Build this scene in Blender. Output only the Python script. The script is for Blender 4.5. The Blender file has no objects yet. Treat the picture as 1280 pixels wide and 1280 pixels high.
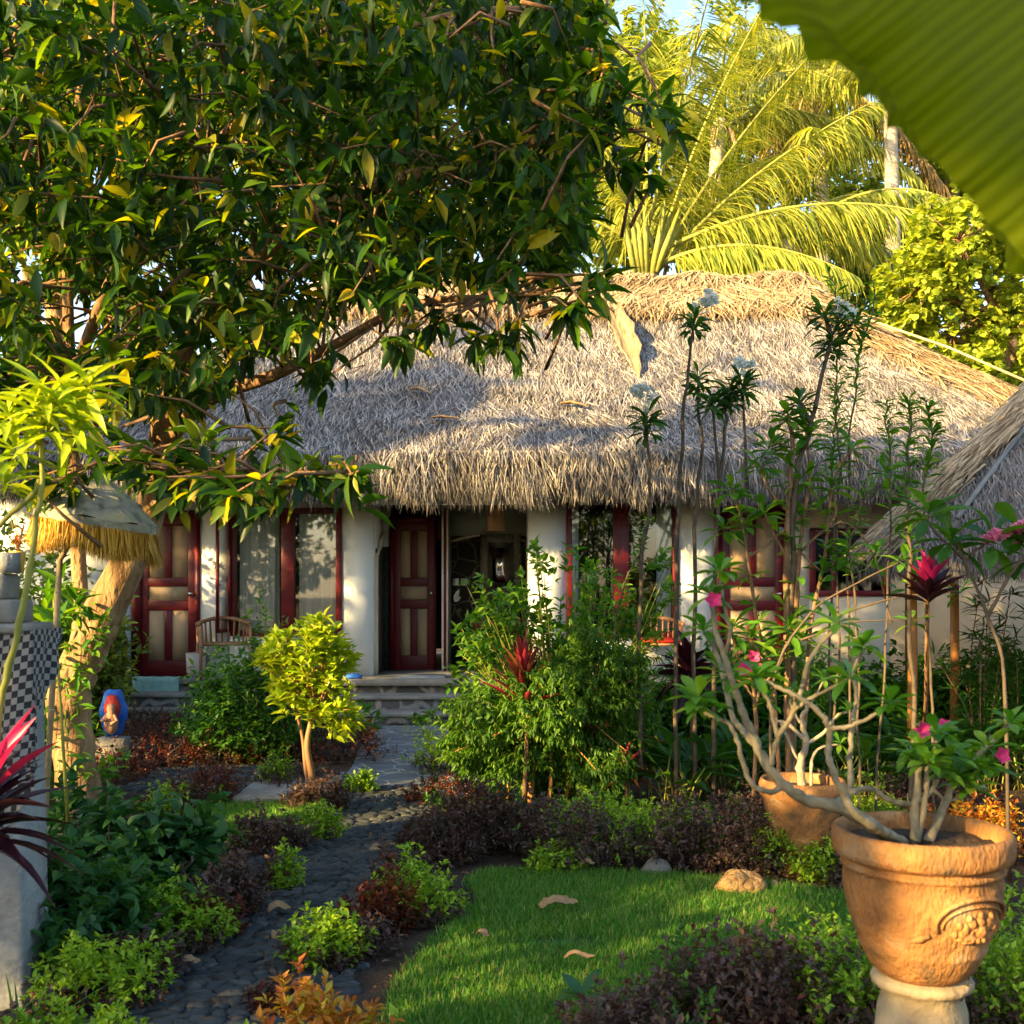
import bpy, math, random
import numpy as np
from math import sin, cos, pi, radians, sqrt
from mathutils import Vector

random.seed(7)
R = np.random.default_rng(7)
scene = bpy.context.scene
C = scene.collection

# ---------------------------------------------------------------- camera, sky, sun, exposure
F = 1400.0          # focal length in photo pixels (photo 1280 wide)
EYE = 1.6
HOR = 730.0         # horizon row in the photo
cam_d = bpy.data.cameras.new("camera")
cam = bpy.data.objects.new("camera", cam_d)
C.objects.link(cam)
cam.location = (0, 0, EYE)
cam.rotation_euler = (radians(90), 0, 0)
cam_d.sensor_width = 36.0
cam_d.lens = 36.0 * F / 1280.0
cam_d.shift_y = (HOR - 640.0) / 1280.0
cam_d.clip_end = 2000
cam_d.clip_start = 0.05
cam_d.dof.use_dof = True
cam_d.dof.focus_distance = 8.5
cam_d.dof.aperture_fstop = 6.3
scene.camera = cam

SUN_EL = 19.0
SUN_AZ = 50.0       # degrees to the left of straight behind the camera
el, az = radians(SUN_EL), radians(SUN_AZ)
S = np.array([-sin(az) * cos(el), -cos(az) * cos(el), sin(el)])     # towards the sun

world = bpy.data.worlds.new("World")
scene.world = world
world.use_nodes = True
wn = world.node_tree.nodes
wl = world.node_tree.links
bg = wn["Background"]
sky = wn.new("ShaderNodeTexSky")
sky.sky_type = 'NISHITA'
sky.sun_disc = False
sky.sun_elevation = el
sky.sun_rotation = math.atan2(S[0], S[1])
sky.air_density = 1.0
sky.dust_density = 1.5
wl.new(sky.outputs[0], bg.inputs[0])
bg.inputs[1].default_value = 0.115

sd = bpy.data.lights.new("sun", 'SUN')
so = bpy.data.objects.new("sun", sd)
C.objects.link(so)
sd.energy = 5.0
sd.angle = radians(0.5)
sd.color = (1.0, 0.68, 0.27)
so.rotation_euler = Vector((S[0], S[1], S[2])).to_track_quat('Z', 'Y').to_euler()

scene.view_settings.view_transform = 'Standard'
scene.view_settings.look = 'None'
scene.view_settings.gamma = 1
scene.view_settings.exposure = 2.32
scene.cycles.use_denoising = True
scene.cycles.max_bounces = 8
scene.cycles.diffuse_bounces = 4
scene.cycles.transparent_max_bounces = 8
scene.cycles.caustics_reflective = False
scene.cycles.caustics_refractive = False

# ---------------------------------------------------------------- pixel helpers (real distances)
def W(px, py, d):
    return np.array([(px - 640.0) / F * d, d, EYE - (py - HOR) / F * d])

def G(px, py, z=0.0):
    d = F * (EYE - z) / (py - HOR)
    return np.array([(px - 640.0) / F * d, d, z])

# ---------------------------------------------------------------- materials
def nt(name):
    m = bpy.data.materials.new(name)
    m.use_nodes = True
    t = m.node_tree
    return m, t.nodes, t.links, t.nodes["Principled BSDF"]

def ramp(N, cols):
    r = N.new("ShaderNodeValToRGB")
    e = r.color_ramp.elements
    while len(e) < len(cols):
        e.new(0.5)
    for i, c in enumerate(cols):
        e[i].position = i / max(1, len(cols) - 1)
        e[i].color = (c[0], c[1], c[2], 1)
    return r

def leafmat(name, cols, trans=0.35, rough=0.42, tcol=(1.5, 1.45, 0.6), spec=0.35, veins=False):
    m, N, L, P = nt(name)
    g = N.new("ShaderNodeNewGeometry")
    r = ramp(N, cols)
    L.new(g.outputs['Random Per Island'], r.inputs[0])
    tc = N.new("ShaderNodeTexCoord")
    nz = N.new("ShaderNodeTexNoise"); nz.inputs['Scale'].default_value = 30
    L.new(tc.outputs['Object'], nz.inputs[0])
    mx = N.new("ShaderNodeMixRGB"); mx.blend_type = 'MULTIPLY'; mx.inputs[0].default_value = 0.5
    r2 = ramp(N, [(0.6, 0.6, 0.6), (1.25, 1.25, 1.1)])
    L.new(nz.outputs[0], r2.inputs[0]); L.new(r.outputs[0], mx.inputs[1]); L.new(r2.outputs[0], mx.inputs[2])
    L.new(mx.outputs[0], P.inputs['Base Color'])
    P.inputs['Roughness'].default_value = rough
    P.inputs['Specular IOR Level'].default_value = spec
    tr = N.new("ShaderNodeBsdfTranslucent")
    m2 = N.new("ShaderNodeMixRGB"); m2.blend_type = 'MULTIPLY'; m2.inputs[0].default_value = 1
    m2.inputs[2].default_value = (*tcol, 1)
    L.new(mx.outputs[0], m2.inputs[1]); L.new(m2.outputs[0], tr.inputs[0])
    ms = N.new("ShaderNodeMixShader"); ms.inputs[0].default_value = trans
    L.new(P.outputs[0], ms.inputs[1]); L.new(tr.outputs[0], ms.inputs[2])
    L.new(ms.outputs[0], N["Material Output"].inputs[0])
    return m

def noisemat(name, cols, scale=8, rough=0.85, bump=0.3, bscale=None, stretch=(1, 1, 1), detail=6, spec=0.25, dist=0.02):
    m, N, L, P = nt(name)
    tc = N.new("ShaderNodeTexCoord"); mp = N.new("ShaderNodeMapping")
    mp.inputs['Scale'].default_value = stretch
    L.new(tc.outputs['Object'], mp.inputs[0])
    nz = N.new("ShaderNodeTexNoise"); nz.inputs['Scale'].default_value = scale; nz.inputs['Detail'].default_value = detail
    L.new(mp.outputs[0], nz.inputs[0])
    r = ramp(N, cols); L.new(nz.outputs[0], r.inputs[0])
    e = r.color_ramp.elements
    for i, x in enumerate(e): x.position = 0.3 + 0.4 * i / max(1, len(cols) - 1)
    L.new(r.outputs[0], P.inputs['Base Color'])
    P.inputs['Roughness'].default_value = rough
    P.inputs['Specular IOR Level'].default_value = spec
    if bump:
        n2 = N.new("ShaderNodeTexNoise"); n2.inputs['Scale'].default_value = bscale or scale * 4; n2.inputs['Detail'].default_value = 8
        L.new(mp.outputs[0], n2.inputs[0])
        b = N.new("ShaderNodeBump"); b.inputs['Strength'].default_value = bump; b.inputs['Distance'].default_value = dist
        L.new(n2.outputs[0], b.inputs['Height']); L.new(b.outputs[0], P.inputs['Normal'])
    return m

def islandmat(name, cols, rough=0.9, spec=0.15, trans=0):
    m, N, L, P = nt(name)
    g = N.new("ShaderNodeNewGeometry"); r = ramp(N, cols)
    L.new(g.outputs['Random Per Island'], r.inputs[0])
    tc = N.new("ShaderNodeTexCoord")
    nz = N.new("ShaderNodeTexNoise"); nz.inputs['Scale'].default_value = 1.3; nz.inputs['Detail'].default_value = 5
    L.new(tc.outputs['Object'], nz.inputs[0])
    r2 = ramp(N, [(0.62, 0.58, 0.52), (1.15, 1.12, 1.1)]); r2.color_ramp.elements[0].position = .3; r2.color_ramp.elements[1].position = .65
    L.new(nz.outputs[0], r2.inputs[0])
    mx = N.new("ShaderNodeMixRGB"); mx.blend_type = 'MULTIPLY'; mx.inputs[0].default_value = 0.8
    L.new(r.outputs[0], mx.inputs[1]); L.new(r2.outputs[0], mx.inputs[2])
    L.new(mx.outputs[0], P.inputs['Base Color'])
    P.inputs['Roughness'].default_value = rough; P.inputs['Specular IOR Level'].default_value = spec
    return m

def stonewall(name, c1, c2, mortar, scale=4, edge=0.06, axes=(1, 1, 1), bump=0.5):
    m, N, L, P = nt(name)
    tc = N.new("ShaderNodeTexCoord"); mp = N.new("ShaderNodeMapping"); mp.inputs['Scale'].default_value = axes
    L.new(tc.outputs['Object'], mp.inputs[0])
    nz0 = N.new("ShaderNodeTexNoise"); nz0.inputs['Scale'].default_value = 3
    L.new(mp.outputs[0], nz0.inputs[0])
    ad = N.new("ShaderNodeVectorMath"); ad.operation = 'MULTIPLY_ADD'
    ad.inputs[1].default_value = (.25, .25, .25)
    L.new(nz0.outputs[1], ad.inputs[0]); L.new(mp.outputs[0], ad.inputs[2])
    v = N.new("ShaderNodeTexVoronoi"); v.feature = 'DISTANCE_TO_EDGE'; v.inputs['Scale'].default_value = scale
    v2 = N.new("ShaderNodeTexVoronoi"); v2.inputs['Scale'].default_value = scale
    L.new(ad.outputs[0], v.inputs['Vector']); L.new(ad.outputs[0], v2.inputs['Vector'])
    rr = ramp(N, [(0, 0, 0), (1, 1, 1)]); rr.color_ramp.elements[0].position = edge * .5; rr.color_ramp.elements[1].position = edge
    L.new(v.outputs[0], rr.inputs[0])
    cr = ramp(N, [c1, c2]); L.new(v2.outputs['Color'], cr.inputs[0])
    mx = N.new("ShaderNodeMixRGB"); mx.inputs[1].default_value = (*mortar, 1)
    L.new(rr.outputs[0], mx.inputs[0]); L.new(cr.outputs[0], mx.inputs[2])
    nz = N.new("ShaderNodeTexNoise"); nz.inputs['Scale'].default_value = 20; nz.inputs['Detail'].default_value = 6
    L.new(mp.outputs[0], nz.inputs[0])
    r3 = ramp(N, [(0.55, 0.55, 0.55), (1.3, 1.3, 1.3)]); L.new(nz.outputs[0], r3.inputs[0])
    m3 = N.new("ShaderNodeMixRGB"); m3.blend_type = 'MULTIPLY'; m3.inputs[0].default_value = .7
    L.new(mx.outputs[0], m3.inputs[1]); L.new(r3.outputs[0], m3.inputs[2])
    L.new(m3.outputs[0], P.inputs['Base Color']); P.inputs['Roughness'].default_value = .8
    b = N.new("ShaderNodeBump"); b.inputs['Strength'].default_value = bump; b.inputs['Distance'].default_value = .02
    ms = N.new("ShaderNodeMath"); ms.operation = 'MULTIPLY_ADD'; ms.inputs[1].default_value = .5
    L.new(nz.outputs[0], ms.inputs[0]); L.new(rr.outputs[0], ms.inputs[2])
    L.new(ms.outputs[0], b.inputs['Height']); L.new(b.outputs[0], P.inputs['Normal'])
    return m

MT = {}
g = MT
g['mango'] = leafmat('mango_leaf', [(.008, .028, .006), (.013, .045, .008), (.016, .055, .009), (.022, .07, .010), (.035, .095, .012), (.08, .16, .016), (.32, .28, .02)], .45, .42, (3.2, 2.5, .3), .25)
g['bgleaf'] = leafmat('bg_leaf', [(.06, .12, .02), (.16, .23, .03), (.34, .38, .06)], .45, .5)
g['shade'] = leafmat('shade_leaf', [(.03, .07, .015), (.05, .10, .02)], .12, .5)
g['round'] = leafmat('round_leaf', [(.16, .24, .02), (.30, .38, .03), (.40, .46, .05)], .42, .45, (1.6, 1.4, .5))
g['palm'] = leafmat('palm_leaf', [(.12, .18, .03), (.30, .34, .05), (.48, .46, .08)], .42, .35, (1.6, 1.5, .4), .5)
g['palmdry'] = leafmat('palm_dry', [(.25, .16, .06), (.35, .24, .09)], .2, .6, (1.2, 1, .5))
g['lime'] = leafmat('lime_leaf', [(.20, .34, .015), (.34, .46, .02), (.46, .55, .035)], .4, .4, (1.7, 1.5, .5))
g['limelow'] = leafmat('lime_low', [(.12, .26, .012), (.24, .42, .02), (.38, .54, .035)], .35, .45, (1.4, 1.3, .5))
g['purple'] = leafmat('purple_leaf', [(.055, .036, .034), (.10, .05, .046), (.08, .065, .04), (.14, .085, .07)], .2, .45, (2, 1.3, .6), .3)
g['redbrown'] = leafmat('redbrown_leaf', [(.09, .02, .015), (.16, .04, .018), (.10, .05, .02)], .25, .45, (2, 1.2, .5), .3)
g['orange'] = leafmat('orange_leaf', [(.42, .10, .02), (.50, .22, .02), (.46, .40, .03)], .35, .45, (1.5, 1.2, .5))
g['green'] = leafmat('green_leaf', [(.022, .085, .012), (.04, .13, .016), (.08, .19, .022)], .35, .42, (2.4, 2.1, .4), .28)
g['bluegreen'] = leafmat('bluegreen_leaf', [(.018, .07, .024), (.03, .11, .03), (.055, .15, .035)], .25, .45, (2, 2, .6), .28)
g['stalkleaf'] = leafmat('stalk_leaf', [(.025, .08, .02), (.04, .12, .025), (.08, .18, .03)], .3, .4, (2, 2, .6), .4)
g['fern'] = leafmat('feather_leaf', [(.03, .10, .010), (.06, .16, .014), (.14, .24, .02)], .4, .5, (2.0, 1.9, .5))
g['jasmine'] = leafmat('light_leaf', [(.04, .14, .014), (.08, .22, .02), (.18, .31, .025)], .4, .42, (2.0, 1.8, .35), .28)
g['cordred'] = leafmat('cordyline_red', [(.22, .02, .035), (.36, .035, .05), (.18, .04, .02)], .35, .35, (1.5, 1, 1), .4)
g['cordpink'] = leafmat('cordyline_pink', [(.40, .010, .12), (.46, .02, .12), (.42, .03, .07)], .35, .35, (1.4, 1, 1), .4)
g['corddark'] = leafmat('cordyline_dark', [(.018, .005, .010), (.04, .008, .016), (.03, .012, .010)], .2, .35, (2.2, .8, 1), .4)
g['flower'] = leafmat('pink_petal', [(.60, .02, .16), (.70, .05, .22)], .3, .5, (1.2, 1, 1))
g['palepink'] = leafmat('pale_pink_petal', [(.65, .18, .35), (.75, .30, .45)], .3, .5, (1.2, 1, 1))
g['white'] = leafmat('white_petal', [(.7, .72, .68), (.85, .85, .8)], .3, .5, (1.1, 1.1, 1))
g['grass'] = leafmat('grass_blade', [(.03, .12, .010), (.055, .19, .015), (.07, .23, .018), (.12, .30, .025), (.30, .30, .10)], .3, .5, (1.6, 1.5, .5))
g['dead'] = leafmat('dead_leaf', [(.20, .11, .05), (.32, .20, .10), (.42, .30, .18)], .1, .8, (1.1, 1, .8), .15)
g['litter'] = leafmat('litter', [(.06, .03, .015), (.14, .07, .03), (.24, .14, .07)], .05, .85, (1.1, 1, .8), .15)
g['thatch'] = islandmat('thatch', [(.06, .052, .048), (.16, .15, .145), (.29, .28, .27), (.42, .40, .37)])
g['thatch_tan'] = islandmat('thatch_tan', [(.20, .14, .08), (.36, .27, .16), (.48, .37, .23)])
g['thatch_grey'] = islandmat('thatch_grey', [(.10, .09, .085), (.18, .165, .155), (.27, .25, .23)])
g['thatch_base'] = noisemat('thatch_base', [(.10, .08, .06), (.26, .22, .18)], 12, .95, .6, 60, (1, .3, .3))
g['wall'] = noisemat('plaster_wall', [(.78, .83, .82), (.86, .89, .87)], 3, .8, .12, 60)
g['wall2'] = noisemat('cream_wall', [(.58, .50, .36), (.66, .58, .44)], 3, .8, .12, 60)
g['redwood'] = noisemat('red_paint', [(.085, .004, .007), (.14, .007, .011)], 6, .4, .08, 50, (1, 1, 6), spec=.4)
def weave():
    m, N, L, P = nt('woven_panel')
    tc = N.new("ShaderNodeTexCoord")
    ws = []
    for ax in ('X', 'Z'):
        w = N.new("ShaderNodeTexWave"); w.bands_direction = ax; w.inputs['Scale'].default_value = 26
        L.new(tc.outputs['Object'], w.inputs[0]); ws.append(w)
    mu = N.new("ShaderNodeMath"); mu.operation = 'MULTIPLY'
    L.new(ws[0].outputs['Fac'], mu.inputs[0]); L.new(ws[1].outputs['Fac'], mu.inputs[1])
    r = ramp(N, [(.40, .26, .13), (.68, .52, .33)]); r.color_ramp.elements[1].position = .45
    L.new(mu.outputs[0], r.inputs[0]); L.new(r.outputs[0], P.inputs['Base Color'])
    b = N.new("ShaderNodeBump"); b.inputs['Distance'].default_value = .004; b.inputs['Strength'].default_value = .7
    L.new(mu.outputs[0], b.inputs['Height']); L.new(b.outputs[0], P.inputs['Normal'])
    P.inputs['Roughness'].default_value = .75
    return m
g['weave'] = weave()
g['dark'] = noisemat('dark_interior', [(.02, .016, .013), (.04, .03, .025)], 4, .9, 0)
g['darkwood'] = noisemat('dark_wood', [(.035, .018, .010), (.09, .045, .022)], 5, .6, .3, 30, (1, 1, .2))
g['wood'] = noisemat('chair_wood', [(.22, .11, .05), (.36, .20, .10)], 6, .5, .15, 40, (1, 1, .2))
g['orangewood'] = noisemat('orange_wood', [(.30, .12, .03), (.48, .22, .06)], 6, .5, .2, 40, (1, 1, .2))
g['bamboo'] = noisemat('bamboo', [(.30, .22, .12), (.46, .36, .20)], 8, .45, .1, 40)
g['bark'] = noisemat('bark', [(.09, .05, .022), (.27, .16, .075), (.40, .26, .13)], 9, .95, 1.0, 26, (1, 1, .35), dist=.05)
g['barkgrey'] = noisemat('bark_grey', [(.13, .11, .065), (.32, .27, .17)], 30, .8, .6, 90, (1, 1, 1), dist=.004)
g['palmbark'] = noisemat('palm_bark', [(.30, .26, .20), (.46, .40, .32)], 5, .9, .7, 14, (1, 1, 3))
g['twig'] = noisemat('twig', [(.12, .065, .03), (.27, .155, .08)], 20, .8, .3)
g['greenstem'] = noisemat('green_stem', [(.16, .18, .03), (.28, .27, .05)], 10, .5, .1)
g['darkstem'] = noisemat('dark_stem', [(.06, .045, .03), (.12, .09, .06)], 14, .75, .3)
g['concrete'] = noisemat('concrete', [(.16, .16, .14), (.28, .27, .24)], 5, .9, .5, 50)
g['riser'] = stonewall('riser_stone', (.04, .04, .04), (.09, .09, .085), (.22, .21, .18), 3.2, .10)
g['bathstone'] = stonewall('crazy_stone', (.035, .03, .02), (.075, .06, .045), (.30, .24, .15), 4.2, .045)
g['darkpebble'] = stonewall('dark_pebble_wall', (.018, .02, .02), (.04, .042, .04), (.07, .07, .065), 14, .05, (1, 1, .35))
g['tile'] = stonewall('slate_paving', (.075, .095, .11), (.15, .17, .18), (.36, .35, .28), 3.6, .035, bump=.3)
g['soil'] = noisemat('soil', [(.035, .022, .014), (.075, .048, .03)], 6, .95, .9, 40, dist=.03)
g['lawnbase'] = noisemat('lawn_base', [(.02, .06, .01), (.045, .12, .02)], 10, .95, .8, 70)
g['whitepaint'] = noisemat('white_plate', [(.7, .7, .66), (.8, .8, .75)], 5, .5, 0)
g['steel'] = noisemat('steel', [(.5, .5, .48), (.6, .6, .58)], 5, .25, 0); g['steel'].node_tree.nodes["Principled BSDF"].inputs['Metallic'].default_value = 1
g['sheath'] = noisemat('palm_sheath', [(.22, .14, .07), (.46, .33, .18)], 5, .9, .8, 40, (6, 1, 1))
g['towel'] = noisemat('teal_towel', [(.22, .42, .40), (.30, .52, .48)], 20, .95, .5, 150)
g['mat'] = noisemat('pale_mat', [(.30, .33, .33), (.42, .44, .42)], 20, .95, .5, 150)
g['basket'] = noisemat('pale_wicker', [(.42, .38, .33), (.62, .57, .50)], 60, .8, .7, 60, (1, 1, 2))
g['blue'] = noisemat('blue_paint', [(.015, .07, .36), (.03, .16, .55)], 10, .5, .1)
g['redpaint'] = noisemat('vivid_red', [(.42, .02, .012), (.58, .06, .03)], 9, .5, .2)
g['flesh'] = noisemat('carved_tan', [(.30, .12, .06), (.50, .30, .18)], 18, .6, .5)
g['clothred'] = noisemat('red_cushion', [(.42, .02, .015), (.55, .04, .02)], 10, .9, .2)
g['goldfringe'] = islandmat('gold_fringe', [(.34, .18, .015), (.55, .30, .03), (.68, .42, .05)], .6, .3)
g['canopy'] = noisemat('faded_canopy', [(.10, .11, .07), (.30, .29, .22), (.42, .38, .20)], 14, .9, .4)
g['palestone'] = noisemat('pale_stone', [(.16, .17, .17), (.26, .27, .26)], 7, .9, .5, 40)
g['greystone'] = noisemat('grey_stone', [(.16, .15, .13), (.26, .24, .20)], 7, .9, .5, 40)
g['coral'] = noisemat('rough_stone', [(.26, .14, .05), (.55, .34, .13)], 18, .95, 1.0, 30, dist=.05)
g['yellow'] = noisemat('yellow_basket', [(.60, .36, .05), (.72, .48, .10)], 20, .7, .4)

def curtain():
    m, N, L, P = nt('curtain_cloth')
    P.inputs['Base Color'].default_value = (.82, .84, .80, 1); P.inputs['Roughness'].default_value = .9
    tr = N.new("ShaderNodeBsdfTranslucent"); tr.inputs[0].default_value = (.7, .7, .65, 1)
    ms = N.new("ShaderNodeMixShader"); ms.inputs[0].default_value = .08
    L.new(P.outputs[0], ms.inputs[1]); L.new(tr.outputs[0], ms.inputs[2]); L.new(ms.outputs[0], N["Material Output"].inputs[0])
    return m
g['curtain'] = curtain()
def glass():
    m, N, L, P = nt('window_glass')
    t = N.new("ShaderNodeBsdfTransparent"); t.inputs[0].default_value = (.93, .96, .95, 1)
    gl = N.new("ShaderNodeBsdfGlossy"); gl.inputs['Roughness'].default_value = .02
    lw = N.new("ShaderNodeFresnel"); lw.inputs[0].default_value = 1.6
    ad = N.new("ShaderNodeMath"); ad.operation = 'ADD'; ad.inputs[1].default_value = .06
    L.new(lw.outputs[0], ad.inputs[0])
    ms = N.new("ShaderNodeMixShader"); L.new(ad.outputs[0], ms.inputs[0])
    L.new(t.outputs[0], ms.inputs[1]); L.new(gl.outputs[0], ms.inputs[2]); L.new(ms.outputs[0], N["Material Output"].inputs[0])
    return m
g['glass'] = glass()
def mirror():
    m, N, L, P = nt('mirror_glass'); P.inputs['Metallic'].default_value = 1; P.inputs['Roughness'].default_value = .03
    P.inputs['Base Color'].default_value = (.8, .8, .8, 1); return m
g['mirror'] = mirror()
def terracotta():
    m, N, L, P = nt('terracotta')
    tc = N.new("ShaderNodeTexCoord")
    nz = N.new("ShaderNodeTexNoise"); nz.inputs['Scale'].default_value = 9; nz.inputs['Detail'].default_value = 8
    L.new(tc.outputs['Object'], nz.inputs[0])
    r = ramp(N, [(.10, .07, .04), (.23, .11, .04), (.32, .15, .05), (.36, .24, .13)]); 
    for i, e in enumerate(r.color_ramp.elements): e.position = .3 + .13 * i
    L.new(nz.outputs[0], r.inputs[0]); L.new(r.outputs[0], P.inputs['Base Color'])
    P.inputs['Roughness'].default_value = .85; P.inputs['Specular IOR Level'].default_value = .2
    mp = N.new("ShaderNodeMapping"); mp.inputs['Rotation'].default_value = (.3, .5, .4); mp.inputs['Scale'].default_value = (1, 1, .35)
    L.new(tc.outputs['Object'], mp.inputs[0])
    n2 = N.new("ShaderNodeTexNoise"); n2.inputs['Scale'].default_value = 120; n2.inputs['Detail'].default_value = 4
    L.new(mp.outputs[0], n2.inputs[0])
    n3 = N.new("ShaderNodeTexNoise"); n3.inputs['Scale'].default_value = 25
    L.new(tc.outputs['Object'], n3.inputs[0])
    ad = N.new("ShaderNodeMath"); ad.operation = 'ADD'
    L.new(n2.outputs[0], ad.inputs[0]); L.new(n3.outputs[0], ad.inputs[1])
    b = N.new("ShaderNodeBump"); b.inputs['Strength'].default_value = .9; b.inputs['Distance'].default_value = .010
    L.new(ad.outputs[0], b.inputs['Height']); L.new(b.outputs[0], P.inputs['Normal'])
    return m
g['terracotta'] = terracotta()
def checker():
    m, N, L, P = nt('checkered_cloth')
    uv = N.new("ShaderNodeUVMap")
    c = N.new("ShaderNodeTexChecker"); c.inputs['Scale'].default_value = 1
    c.inputs[1].default_value = (.02, .02, .022, 1); c.inputs[2].default_value = (.24, .225, .20, 1)
    L.new(uv.outputs[0], c.inputs[0]); L.new(c.outputs[0], P.inputs['Base Color'])
    P.inputs['Roughness'].default_value = .95
    return m
g['checker'] = checker()
def banana():
    m, N, L, P = nt('banana_leaf')
    uv = N.new("ShaderNodeUVMap")
    w = N.new("ShaderNodeTexWave"); w.bands_direction = 'X'; w.inputs['Scale'].default_value = 9; w.inputs['Distortion'].default_value = .8
    L.new(uv.outputs[0], w.inputs[0])
    r = ramp(N, [(.09, .125, .004), (.125, .165, .006)]); L.new(w.outputs['Fac'], r.inputs[0])
    L.new(r.outputs[0], P.inputs['Base Color']); P.inputs['Roughness'].default_value = .4
    b = N.new("ShaderNodeBump"); b.inputs['Strength'].default_value = .25; b.inputs['Distance'].default_value = .006
    L.new(w.outputs['Fac'], b.inputs['Height']); L.new(b.outputs[0], P.inputs['Normal'])
    tr = N.new("ShaderNodeBsdfTranslucent")
    m2 = N.new("ShaderNodeMixRGB"); m2.blend_type = 'MULTIPLY'; m2.inputs[0].default_value = 1; m2.inputs[2].default_value = (2.8, 2.2, .2, 1)
    L.new(r.outputs[0], m2.inputs[1]); L.new(m2.outputs[0], tr.inputs[0])
    ms = N.new("ShaderNodeMixShader"); ms.inputs[0].default_value = .6
    P.inputs['Specular IOR Level'].default_value = .12; P.inputs['Roughness'].default_value = .6
    L.new(P.outputs[0], ms.inputs[1]); L.new(tr.outputs[0], ms.inputs[2]); L.new(ms.outputs[0], N["Material Output"].inputs[0])
    return m
g['banana'] = banana()

# ---------------------------------------------------------------- mesh building
class MB:
    def __init__(s):
        s.v = []; s.n = 0; s.t = []; s.q = []; s.tm = []; s.qm = []; s.uvq = None
    def add(s, v, quads=None, tris=None, mat=0):
        v = np.asarray(v, float).reshape(-1, 3)
        if quads is not None and len(quads):
            q = np.asarray(quads, int) + s.n; s.q.append(q); s.qm.append(np.full(len(q), mat))
        if tris is not None and len(tris):
            t = np.asarray(tris, int) + s.n; s.t.append(t); s.tm.append(np.full(len(t), mat))
        s.v.append(v); s.n += len(v)
    def box(s, x0, x1, y0, y1, z0, z1, mat=0):
        v = [(x, y, z) for z in (z0, z1) for y in (y0, y1) for x in (x0, x1)]
        s.add(v, [(0, 2, 3, 1), (4, 5, 7, 6), (0, 1, 5, 4), (2, 6, 7, 3), (0, 4, 6, 2), (1, 3, 7, 5)], None, mat)
    def tube(s, pts, rad, k=6, mat=0, caps=True):
        pts = np.asarray(pts, float); n = len(pts)
        rad = np.full(n, rad, float) if np.isscalar(rad) else np.asarray(rad, float)
        T = np.gradient(pts, axis=0); T /= (np.linalg.norm(T, axis=1)[:, None] + 1e-9)
        up = np.array([0, 0, 1.]) if abs(T[0][2]) < .9 else np.array([1., 0, 0])
        A = np.cross(T[0], up); A /= np.linalg.norm(A)
        ang = np.arange(k) * 2 * pi / k; V = []
        for i in range(n):
            A = A - T[i] * A.dot(T[i]); A /= (np.linalg.norm(A) + 1e-9); B = np.cross(T[i], A)
            V.append(pts[i] + rad[i] * (np.cos(ang)[:, None] * A + np.sin(ang)[:, None] * B))
        V = np.concatenate(V)
        Q = [(i * k + j, i * k + (j + 1) % k, (i + 1) * k + (j + 1) % k, (i + 1) * k + j) for i in range(n - 1) for j in range(k)]
        T3 = []
        if caps:
            V = np.vstack([V, pts[0], pts[-1]])
            a, b = n * k, n * k + 1
            T3 = [(a, (j + 1) % k, j) for j in range(k)] + [(b, (n - 1) * k + j, (n - 1) * k + (j + 1) % k) for j in range(k)]
        s.add(V, Q, T3, mat)
    def grid(s, P, mat=0):                      # P: (a, b, 3)
        a, b = P.shape[:2]
        i, j = np.meshgrid(np.arange(a - 1), np.arange(b - 1), indexing='ij')
        q = np.stack([i * b + j, (i + 1) * b + j, (i + 1) * b + j + 1, i * b + j + 1], -1).reshape(-1, 4)
        s.add(P.reshape(-1, 3), q, None, mat)
    def lathe(s, prof, c, k=40, mat=0, ph=0.0):
        prof = np.asarray(prof, float); a = np.arange(k) * 2 * pi / k + ph
        V = np.stack([prof[:, 0][:, None] * np.cos(a) + c[0], prof[:, 0][:, None] * np.sin(a) + c[1], np.repeat(prof[:, 1][:, None], k, 1) + c[2]], -1)
        n = len(prof)
        Q = [(i * k + j, i * k + (j + 1) % k, (i + 1) * k + (j + 1) % k, (i + 1) * k + j) for i in range(n - 1) for j in range(k)]
        s.add(V, Q, None, mat)
    def build(s, name, mats, parent=None, smooth=False, loc=None):
        me = bpy.data.meshes.new(name)
        V = np.concatenate(s.v)
        off = np.zeros(3)
        if loc is not None: off = np.asarray(loc, float); V = V - off
        elif parent is not None: off = np.array(parent.location); V = V - off
        Q = np.concatenate(s.q) if s.q else np.zeros((0, 4), int); T = np.concatenate(s.t) if s.t else np.zeros((0, 3), int)
        me.vertices.add(len(V)); me.vertices.foreach_set('co', V.astype(np.float32).ravel())
        nl = Q.size + T.size; me.loops.add(nl)
        me.loops.foreach_set('vertex_index', np.concatenate([Q.ravel(), T.ravel()]).astype(np.int32))
        me.polygons.add(len(Q) + len(T))
        st = np.concatenate([np.arange(len(Q)) * 4, Q.size + np.arange(len(T)) * 3])
        me.polygons.foreach_set('loop_start', st.astype(np.int32))
        if not isinstance(mats, (list, tuple)): mats = [mats]
        for m in mats: me.materials.append(MT[m] if isinstance(m, str) else m)
        mi = np.concatenate((s.qm if s.qm else []) + (s.tm if s.tm else []))
        me.polygons.foreach_set('material_index', mi.astype(np.int32))
        if smooth: me.polygons.foreach_set('use_smooth', np.ones(len(mi), bool))
        me.update(calc_edges=True)
        o = bpy.data.objects.new(name, me); C.objects.link(o)
        if parent is not None: o.parent = parent
        elif loc is not None: o.location = off
        return o

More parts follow.
